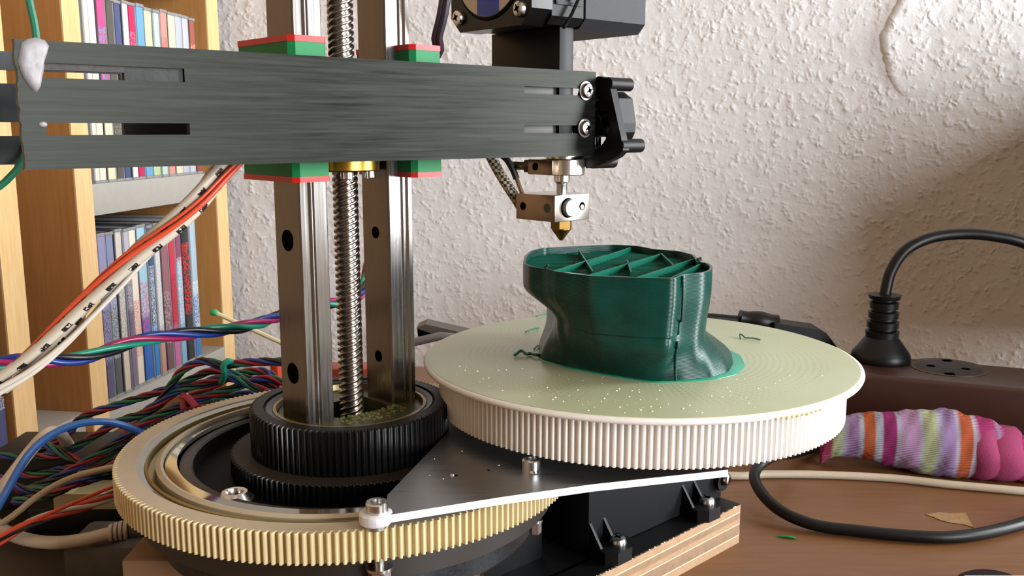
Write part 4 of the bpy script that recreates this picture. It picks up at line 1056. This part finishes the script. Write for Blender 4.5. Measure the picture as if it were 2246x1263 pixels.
cl = [(1800, 1000, 9, 8), (1822, 990, 15, 13), (1860, 975, 18.5, 16), (1930, 975, 18.5, 16), (2000, 982, 18, 15.5), (2070, 990, 17.5, 15), (2120, 998, 17, 14.5), (2160, 1003, 16.5, 14), (2200, 1015, 14, 12), (2250, 1030, 11, 10), (2330, 1050, 11, 8)]
cent = []
for x, y, rz_, ry_ in cl:
    Yq = 484 - (x - 1800) * .052; p = by(x, y, Yq); cent.append((Vector((p.x, p.y, max(rz_ * .92, 2) + .3)), rz_, ry_))
cs = spline([c[0] for c in cent], 1.5); rs1 = spline([Vector((c[1], c[2], 0)) for c in cent], .2)
bm = BM(); uvl = bm.loops.layers.uv.new('UVMap'); ns = 40; rows = []; fr = frames(cs); nL = len(cs)
for i, p in enumerate(cs):
    rr2 = rs1[min(len(rs1) - 1, int(i / (nL - 1) * (len(rs1) - 1)))]; t_, n_, b_ = fr[i]; tpar = i / (nL - 1)
    side = Vector((t_.y, -t_.x, 0)).normalized(); row = []
    for k in range(ns):
        a = 2 * pi * k / ns; wr = 1 + .025 * sin(3 * a + tpar * 40) + .02 * sin(5 * a - tpar * 90) + (.05 * sin(a * 7) if tpar > .8 else 0)
        zz_ = rr2.x * sin(a) * wr; zz_ = max(zz_, -p.z + .25)
        row.append(bm.verts.new(p + side * rr2.y * cos(a) * wr + Vector((0, 0, zz_))))
    rows.append(row)
for i in range(nL - 1):
    for k in range(ns):
        f = bm.faces.new((rows[i][k], rows[i][(k + 1) % ns], rows[i + 1][(k + 1) % ns], rows[i + 1][k]))
        for l_, uu in zip(f.loops, (i, i, i + 1, i + 1)): l_[uvl].uv = (min(1, uu / (nL - 1) * 1.0) , 0)
bm.faces.new(rows[0][::-1]); bm.faces.new(rows[-1])
M_SOCK = m_sock(); put('knit_body', bm, M_SOCK, sk, ang=80)
# the rolled cuff folds near the opening
M_PINK = plain('pink_rib_knit', '#8f325c', .9, bump=.6, bscale=1200); M_LIL = plain('lilac_rib_knit', '#8c7f9c', .9, bump=.6, bscale=1200)
for (x, y, r_, m_, nm, tl) in ((2146, 992, 15.8, M_PINK, 'cuff_fold', 7), (2190, 1003, 14.6, M_PINK, 'cuff_fold', 9)):
    Yq = 484 - (x - 1800) * .052; p = by(x, y, Yq); p.z = r_ * .9 + .2; bm = BM()
    lathe(bm, [(r_ * .8, -tl), (r_ * .97, -tl * .6), (r_ * 1.02, 0), (r_ * .97, tl * .7), (r_ * .8, tl)], axis_frame(p, (1, -.12, 0)) , 40)
    for v_ in bm.verts:
        d_ = v_.co - p; ang_ = math.atan2(d_.z, d_.y); v_.co += Vector((1.6 * sin(ang_ * 3 + x), 0, 0)); v_.co.z = max(.2, v_.co.z)
    put(nm, bm, m_, sk, ang=80)

# cables on the right
def cable(name, pts, r, mat, label, cat='cable', sides=12, step=3, zr=None):
    bm = BM(); tube(bm, spline(pts, step), r, sides); return tag(put(name, bm, mat), label, cat)
cable('white_cable', [Vector((60, 470, 2.1)), bz(1600, 1043, 2.1), bz(1680, 1040, 2.1), bz(1800, 1041, 2.1), bz(1950, 1048, 2.1), bz(2080, 1062, 2.1), bz(2246, 1077, 2.1), bz(2500, 1100, 2.1)], 2.1, M_CABLEW, 'off-white cable lying across the table in front of the sock')
bm = BM(); pl_ = [Vector((175, 505, 2.9)), Vector((152, 478, 8)), bz(1700, 1000, 18), bz(1664, 1022, 16), bz(1655, 1050, 13), bz(1676, 1088, 9), bz(1720, 1125, 5.5), bz(1790, 1152, 3.2), bz(1880, 1164, 2.9), bz(1980, 1174, 2.9), bz(2070, 1178, 2.9), bz(2150, 1170, 2.9), bz(2246, 1146, 2.9), bz(2330, 1110, 2.9)]
tube(bm, spline(pl_, 2.5), 2.7, 14); tag(put('black_cable', bm, M_CABLEB), 'thick black cable curving across the open table at the lower right', 'cable')
# green scrap, dried glue patch, things at the lower right edge
p = bz(1725, 1180, 0)
bm = BM(); add(bm, [(p.x - 4.5, p.y + 1.2, .3), (p.x - 1, p.y + 2, .8), (p.x + 3.6, p.y + .8, .5), (p.x + 4.2, p.y - 1.6, .3), (p.x + .5, p.y - 1.1, 1.2), (p.x - 1, p.y + .3, 0)], [(0, 1, 4), (1, 2, 4), (2, 3, 4), (0, 4, 3, 5), (0, 5, 1), (1, 5, 2), (2, 5, 3)])
tag(put('green_scrap', bm, plain('leaf_green_plastic', '#14803f', .4), smooth=False), 'small bright green plastic scrap on the table', 'scrap')
bm = BM(); cpx = [(2030, 1128), (2062, 1123), (2085, 1126), (2118, 1124), (2126, 1140), (2135, 1156), (2115, 1150), (2085, 1146), (2062, 1140), (2048, 1134)]
prism(bm, [tuple(bz(x, y, .3)[:2]) for x, y in cpx], .02, .35); tag(put('glue_patch', bm, plain('dried_glue', '#97794f', .3, var=.35, bump=1, bscale=350), smooth=False), 'dried patch of clear glue on the table near the black cable', 'glue patch')
bm = BM(); q = bz(2146, 1250, 6); lathe(bm, [(0, 8.3), (11, 8.0), (14, 6), (14.5, 2), (14, 0), (0, 0)], Matrix.Translation((q.x, q.y - 14, 0)), 32); 
tag(put('rubber_puck', bm, M_BLACKP), 'rounded black puck cut off by the lower edge of the picture', 'puck')
bm = BM(); c1_ = bz(2115, 1262, 9); box(bm, c1_.x, c1_.x + 90, c1_.y - 90, c1_.y - .0, 8.6, 9.0, Matrix.Translation((0, 0, 0))); tag(put('paper_sheet', bm, plain('lilac_white_paper', '#c9c6da', .7), smooth=False), 'pale lilac paper sheet at the lower right corner', 'paper')
bm = BM(); box(bm, c1_.x + 6, c1_.x + 86, c1_.y - 86, c1_.y - 5, 0, 8.6); tag(put('notebook', bm, M_BLACKP, smooth=False), 'black notebook under the paper sheet at the lower right corner', 'notebook')

# unseen panel in monitor shape, added to shade the lower part of the wall
mo = thing('shade_blocker', 'unseen dark panel added beyond the right edge to shade the wall', 'light blocker', (620, 700, 0))
MS = RM @ Matrix.Translation((0, 0, 0))
bm = BM(); box(bm, 400, 425, 490, 828, 12, 240, RM, bev=4); put('blocker_panel', bm, M_BLACKP, mo)
bm = BM(); box(bm, 425, 460, 520, 800, 30, 222, RM, bev=8); put('blocker_rear', bm, M_GREYP, mo)
bm = BM(); box(bm, 460, 480, 540, 590, 3, 120, RM, bev=3); put('blocker_neck', bm, M_BLACKP, mo)
bm = BM(); box(bm, 420, 580, 500, 640, .0, 5, RM, bev=2); put('blocker_foot', bm, M_BLACKP, mo)

# dark bracket behind the bed, left
bk = thing('dark_bracket', 'dark grey folded bracket behind the left rim of the print bed', 'bracket', (-50, 520, 60))
Yb = 470
bm = BM(); pa = [by(x, y, Yb) for x, y in ((913, 720), (933, 711), (1060, 740), (1060, 752), (975, 741))]
M_ = Matrix.Translation((0, Yb, 0)) @ Matrix(((1, 0, 0, 0), (0, 0, -1, 0), (0, 1, 0, 0), (0, 0, 0, 1)))
prism(bm, [(p.x, p.z) for p in pa], -14, 0, M_); put('top_arm', bm, plain('grey_brown_plastic', '#4d4640', .5), bk, smooth=False)
bm = BM(); tube(bm, [by(900, 752, Yb - 6), by(965, 737, Yb - 6), by(1040, 745, Yb - 6)], 2.2, 10); put('lower_bar', bm, plain('grey_bar', '#6e6a6b', .4), bk)
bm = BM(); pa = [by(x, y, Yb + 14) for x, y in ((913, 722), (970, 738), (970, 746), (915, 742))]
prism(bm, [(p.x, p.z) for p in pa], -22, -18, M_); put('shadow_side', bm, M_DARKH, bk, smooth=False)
bm = BM(); pa = [by(x, y, Yb + 4) for x, y in ((980, 750), (1060, 750), (1060, 900), (980, 900))]
box(bm, -20, 0, Yb, Yb + 8, 0, by(1000, 748, Yb).z, bev=.5); put('upright', bm, M_BLACKP, bk)
# orange-red box behind the column
bm = BM(); p0_ = by(592, 800, 420); p1_ = by(612, 862, 420); box(bm, p0_.x, p1_.x, 420, 436, 0, p0_.z, bev=.6)
tag(put('red_box', bm, plain('orange_red_plastic', '#c23a1c', .45)), 'orange-red plastic piece behind the left rail', 'box')
bm = BM(); p0_ = by(715, 792, 440); p1_ = by(812, 850, 440); box(bm, p0_.x, p1_.x, 440, 455, 0, p0_.z - 4, bev=.6)
tag(put('red_holder', bm, plain('dull_red_plastic', '#9c3a28', .45)), 'dull red plastic holder seen between the two rails', 'holder')

# ================================================================== WIRES ON THE LEFT
WC = {'green': plain('green_wire', '#0b5f47', .35), 'teal': plain('teal_wire', '#147f66', .35), 'black': plain('black_wire', '#0c0e12', .35), 'blue': plain('blue_wire', '#16307a', .35), 'red': plain('red_wire', '#860f25', .35), 'magenta': plain('magenta_wire', '#8f1850', .35), 'orange': plain('orange_wire', '#c24428', .4), 'white': plain('white_wire', '#b8b0a4', .45)}
def twisted(label, pts, cols, r=1.0, pitch=45, hr=None, group=None, ph0=0.0):
    sp_ = spline(pts, 2.2); t = thing('twisted_cable', label, 'cable', sp_[len(sp_) // 2][:], group)
    n_ = len(cols); hr = hr or (r * 1.0 / sin(pi / n_) * .95 if n_ > 1 else 0)
    for i, c_ in enumerate(cols):
        bm = BM(); tube(bm, helix(sp_, hr, 1 / pitch, ph0 + 2 * pi * i / n_), r, 7); put('wire', bm, WC[c_] if isinstance(c_, str) else c_, t, ang=80)
    return t
four = ['teal', 'black', 'blue', 'magenta']
twisted('long green, black, blue and magenta twisted cable crossing behind the column', [by(-60, 800, 262), by(0, 797, 265), by(60, 788, 268), by(130, 790, 272), by(200, 780, 278), by(300, 748, 288), by(400, 733, 298), by(500, 722, 308), by(560, 710, 318), by(610, 694, 330), by(680, 672, 342), by(745, 662, 352), by(785, 650, 360), by(800, 620, 372), by(812, 560, 380)], four, .95, 42)
# white patterned tape loom with orange wires
def m_tape():
    t = NT('white_tape_black_marks'); v = t.coord((1, 1, 1), 'UV'); sp_ = t.n('ShaderNodeSeparateXYZ'); t.l(v, sp_.inputs[0])
    fu = t.math('FRACT', sp_.outputs[0]); a = t.math('LESS_THAN', fu, .36)
    nz = t.noise(t.coord((1, 1, 1)), 1100, 2); b = t.math('GREATER_THAN', nz, .40)
    c_ = t.math('MULTIPLY', t.math('GREATER_THAN', t.math('FRACT', t.math('MULTIPLY', sp_.outputs[1], 2)), .45), 1.0)
    m_ = t.math('MULTIPLY', t.math('MULTIPLY', a, b), c_)
    mx = t.n('ShaderNodeMix', data_type='RGBA'); t.l(m_, mx.inputs[0]); mx.inputs[6].default_value = lin('#b5ab9b'); mx.inputs[7].default_value = lin('#14120f')
    t.base(mx.outputs[2]); return t.set(.5)
M_TAPE = m_tape()
def sleeve(pts, r, parent, flat=.8, mark=8.0, name='marked_sleeve'):
    sp_ = pts; fr = frames(sp_); bm = BM(); uvl = bm.loops.layers.uv.new('UVMap'); L = [0]
    for a, b in zip(sp_, sp_[1:]): L.append(L[-1] + (b - a).length)
    S = 10; rows = [[bm.verts.new(p + (n_ * cos(2 * pi * k / S) + b_ * sin(2 * pi * k / S) * flat) * r) for k in range(S)] for p, (t_, n_, b_) in zip(sp_, fr)]
    for i in range(len(sp_) - 1):
        for k in range(S):
            f = bm.faces.new((rows[i][k], rows[i][(k + 1) % S], rows[i + 1][(k + 1) % S], rows[i + 1][k]))
            for l_, (ii, kk) in zip(f.loops, ((i, k), (i, k + 1), (i + 1, k + 1), (i + 1, k))): l_[uvl].uv = (L[ii] / mark, kk / S)
    put(name, bm, M_TAPE, parent, ang=80)
lp = [by(560, 290, 262), by(495, 362, 258), by(440, 432, 254), by(380, 492, 252), by(300, 560, 250), by(205, 655, 248), by(130, 735, 246), by(60, 800, 244), by(-10, 850, 242), by(-80, 900, 240)]
lsp = spline(lp, 2.0)
lm = thing('taped_loom', 'white wire loom with black marks and orange wires running down to the left', 'wire loom', lsp[len(lsp) // 2][:])
sleeve(helix(lsp, 1.5, 1 / 130, 0.4), 1.95, lm)
sleeve(helix(lsp, 1.7, 1 / 130, 3.2), 1.7, lm, mark=7)
for ph, c_, r_, h_ in ((1.7, 'orange', .7, 2.9), (2.2, 'orange', .45, 2.9), (4.9, 'white', .8, 2.9), (5.4, 'white', .7, 3.0)):
    bm = BM(); tube(bm, helix(lsp, h_, 1 / 150, ph), r_, 8); put('wire', bm, WC[c_], lm, ang=80)
# tangle of twisted cables behind the ring gear
mix = [['green', 'black', 'blue', 'red'], ['red', 'black', 'green', 'blue'], ['black', 'green', 'red', 'blue']]
G1 = 'tangled motor cables behind the ring gear'
def tw(label, pxs, i, r=.82, pitch=30): return twisted(label, [by(x, y, Y_) for x, y, Y_ in pxs], mix[i % 3], r, pitch, None, G1, i * 1.3)
tw('twisted cable arching highest over the wire tangle into the left rail', [(300, 915, 395), (350, 880, 392), (372, 850, 390), (400, 812, 388), (445, 792, 386), (490, 800, 384), (540, 795, 382), (610, 793, 380), (700, 800, 378)], 0)
tw('twisted cable passing through the teal tie down to the left', [(0, 1000, 400), (60, 1000, 400), (130, 998, 398), (200, 960, 396), (260, 925, 394), (330, 900, 392), (385, 860, 390), (440, 842, 388), (500, 828, 386), (560, 850, 384), (620, 870, 382)], 1)
tw('twisted cable running just behind the toothed ring rim', [(40, 1080, 380), (120, 1050, 380), (200, 1005, 382), (270, 960, 384), (330, 920, 385), (420, 880, 387), (500, 855, 388), (580, 830, 390), (640, 845, 390)], 2)
tw('twisted cable sagging lowest on the left of the ring gear', [(-20, 1040, 372), (60, 1075, 370), (150, 1065, 368), (230, 1040, 366), (300, 1000, 366), (360, 975, 370)], 0, .8)
tw('twisted cable looping up past the blue cable', [(20, 1010, 405), (90, 985, 405), (150, 950, 404), (180, 915, 402), (250, 890, 400), (330, 865, 398), (400, 840, 396), (470, 812, 394), (540, 830, 392), (610, 850, 390)], 1, .8)
tw('twisted cable crossing the tangle from the far left edge', [(-20, 985, 415), (50, 1040, 400), (130, 1030, 395), (210, 1015, 390), (290, 965, 388), (380, 915, 392), (470, 880, 396)], 2, .8)
tw('twisted cable looping under the disc shelf', [(420, 870, 402), (470, 845, 404), (520, 820, 406), (580, 815, 402), (612, 840, 396)], 0, .85)
tw('twisted cable lying lowest beside the cream tray', [(30, 1100, 362), (110, 1085, 360), (180, 1050, 360), (250, 1020, 362), (300, 985, 372)], 1, .85)
tw('twisted cable bundle tucked right behind the column foot', [(440, 890, 398), (500, 872, 400), (560, 862, 402), (600, 880, 402)], 2, .8)
tw('twisted cable dropping behind the ring gear at mid height', [(100, 975, 396), (150, 1000, 392), (190, 1010, 388), (240, 985, 390), (290, 940, 392), (350, 905, 392)], 1, .85)
bm = BM(); tube(bm, spline([by(486, 838, 384), by(492, 822, 380), by(490, 802, 379), by(500, 792, 380), by(512, 796, 384)], 1), 1.4, 8); tag(put('teal_tie', bm, WC['teal']), 'teal wire knotted upright around the cables', 'tie')
bm = BM(); tube(bm, spline([by(398, 868, 380), by(412, 872, 378), by(430, 892, 376)], 1), 1.9, 8, flat=.5); tube(bm, spline([by(405, 862, 380), by(402, 880, 378), by(404, 896, 377)], 1), 1.6, 8, flat=.5); tag(put('red_tie', bm, WC['red']), 'red folded cable tie just behind the ring gear rim', 'tie')
cable('blue_cable', [by(-10, 1120, 330), by(10, 1085, 335), by(60, 1000, 342), by(110, 955, 350), by(170, 930, 358), by(235, 925, 366), by(290, 940, 374), by(330, 960, 385)], 1.5, plain('mid_blue_cable', '#2a5a9c', .4), 'plain mid-blue cable arching over the wire tangle', sides=10)
usb = thing('grey_cable_lead', 'off-white cable with ribbed connector looping at the lower left', 'cable', (-150, 340, 20))
bm = BM(); tube(bm, spline([by(150, 975, 400), by(130, 950, 385), by(105, 950, 372), by(70, 985, 362), by(20, 1050, 350), by(-25, 1110, 340), by(-10, 1150, 334), by(40, 1178, 330), by(110, 1190, 328), by(180, 1184, 330), by(245, 1168, 334)], 2.5), 2.5, 12); put('cord', bm, M_CABLEW, usb)
for i in range(4):
    bm = BM(); p = by(240 + i * 11, 1168 - i * 2, 334 + i * 1.5); cyl(bm, p[:], (1, .2, .02), 3.3 + i * .25, 1.3, 16, .2); put('strain_relief', bm, M_CABLEW, usb)
bm = BM(); p = by(284, 1160, 341); cyl(bm, p[:], (1, .25, 0), 4.3, 22, 16, .4); put('connector', bm, plain('dark_grey_connector', '#55524c', .5), usb)
cable('cream_wire', [by(-30, 1170, 330), by(30, 1130, 334), by(80, 1090, 338), by(140, 1055, 342), by(200, 1035, 346), by(262, 1022, 350), by(320, 1010, 356)], 1.25, plain('cream_wire', '#a8957c', .5), 'thin cream wire curving up to the ring gear', sides=10)
twisted('orange and white twisted wires running up to the ring gear at the lower left', [by(-40, 1215, 322), by(0, 1185, 324), by(60, 1150, 328), by(130, 1125, 332), by(200, 1105, 336), by(262, 1082, 342), by(320, 1070, 350)], ['orange', 'white', 'orange', 'black'], .85, 52)
cable('orange_wire', [by(-40, 1200, 318), by(20, 1165, 322), by(100, 1130, 326), by(180, 1095, 332), by(262, 1062, 340), by(320, 1050, 350)], .75, WC['orange'], 'single orange wire above the twisted pair at the lower left', sides=8)
# cream tray behind
tr = thing('cream_tray', 'cream plastic tray half hidden behind the ring gear', 'tray', (-165, 380, 10))
q0 = by(115, 1083, 372); q1 = by(300, 1070, 372)
TZ = q0.z - 7
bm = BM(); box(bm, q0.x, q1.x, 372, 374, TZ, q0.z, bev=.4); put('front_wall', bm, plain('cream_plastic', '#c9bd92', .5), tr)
bm = BM(); box(bm, q0.x, q0.x + 2, 374, 410, TZ, q0.z + 1, bev=.4); put('side_wall', bm, plain('cream_plastic_side_shaded', '#bfb389', .5), tr)  # same cream plastic, slight shade put into the colour
bm = BM(); box(bm, q0.x + 2, q1.x, 374, 410, TZ, TZ + 2, bev=.4); put('tray_floor', bm, plain('cream_plastic_floor_shaded', '#b3a67c', .5), tr)  # same plastic again, the floor's shade put into its colour
bm = BM(); box(bm, q0.x - 60, q1.x, 403, 440, 0, TZ - .2, bev=1); box(bm, q0.x - 30, q1.x - 2, 371, 403.5, 10, TZ - .2, bev=1)
bm.free(); bm = BM(); box(bm, q0.x - 46, q1.x, 400.5, 440, 0, TZ + 12, bev=1); tag(put('black_box', bm, M_BLACKP), 'black box behind the cream tray under the cable tangle', 'box')
bm = BM(); box(bm, q0.x - 12, q1.x - 1, 373, 400, 10, TZ, bev=1); put('tray_foot', bm, M_BLACKP, tr)
bm = BM(); box(bm, -234, -128, 296, 400, 0, 10, bev=1.5)  # slab added to darken the table below the cables
tag(put('shade_slab', bm, plain('slab_shade_brown', '#1d140d', .4)), 'flat dark slab added under the cables to darken the lower left corner', 'case')
# grey adapter + grey adapter near the connector
bm = BM(); p = by(225, 1215, 330); box(bm, p.x - 16, p.x + 16, 330, 356, 0, p.z + 3, bev=3)
tag(put('grey_adapter', bm, plain('dusty_grey_plastic', '#4a4640', .7, var=.3, bump=.6, bscale=200)), 'dusty dark grey adapter below the ribbed connector', 'adapter')
# thin green wires near the arm's left end
cable('green_wire', [by(58, -40, 240), by(66, 10, 240), by(74, 45, 240), by(80, 85, 240), by(82, 130, 240), by(60, 200, 246), by(62, 300, 246), by(48, 355, 240), by(25, 385, 236), by(0, 408, 232), by(-30, 425, 230)], .95, plain('deep_green_wire', '#0d5f45', .35), 'thin deep green wire looping behind the left end of the arm', sides=8)
# match-like stick
stk = thing('green_tipped_stick', 'thin pale stick with a green tip behind the twisted cable', 'stick', by(540, 715, 420)[:])
bm = BM(); a_ = by(470, 685, 420); b_ = by(640, 762, 420); tube(bm, [a_, a_.lerp(b_, .5), b_], 1.1, 8); put('shaft', bm, plain('pale_stick_wood', '#cdbf9b', .6), stk)
bm = BM(); bmesh.ops.create_icosphere(bm, subdivisions=2, radius=1, matrix=Matrix.Translation(a_) @ Matrix.Diagonal((2.2, 1.7, 1.6, 1))); put('tip', bm, plain('green_tip', '#2f9e63', .5), stk)
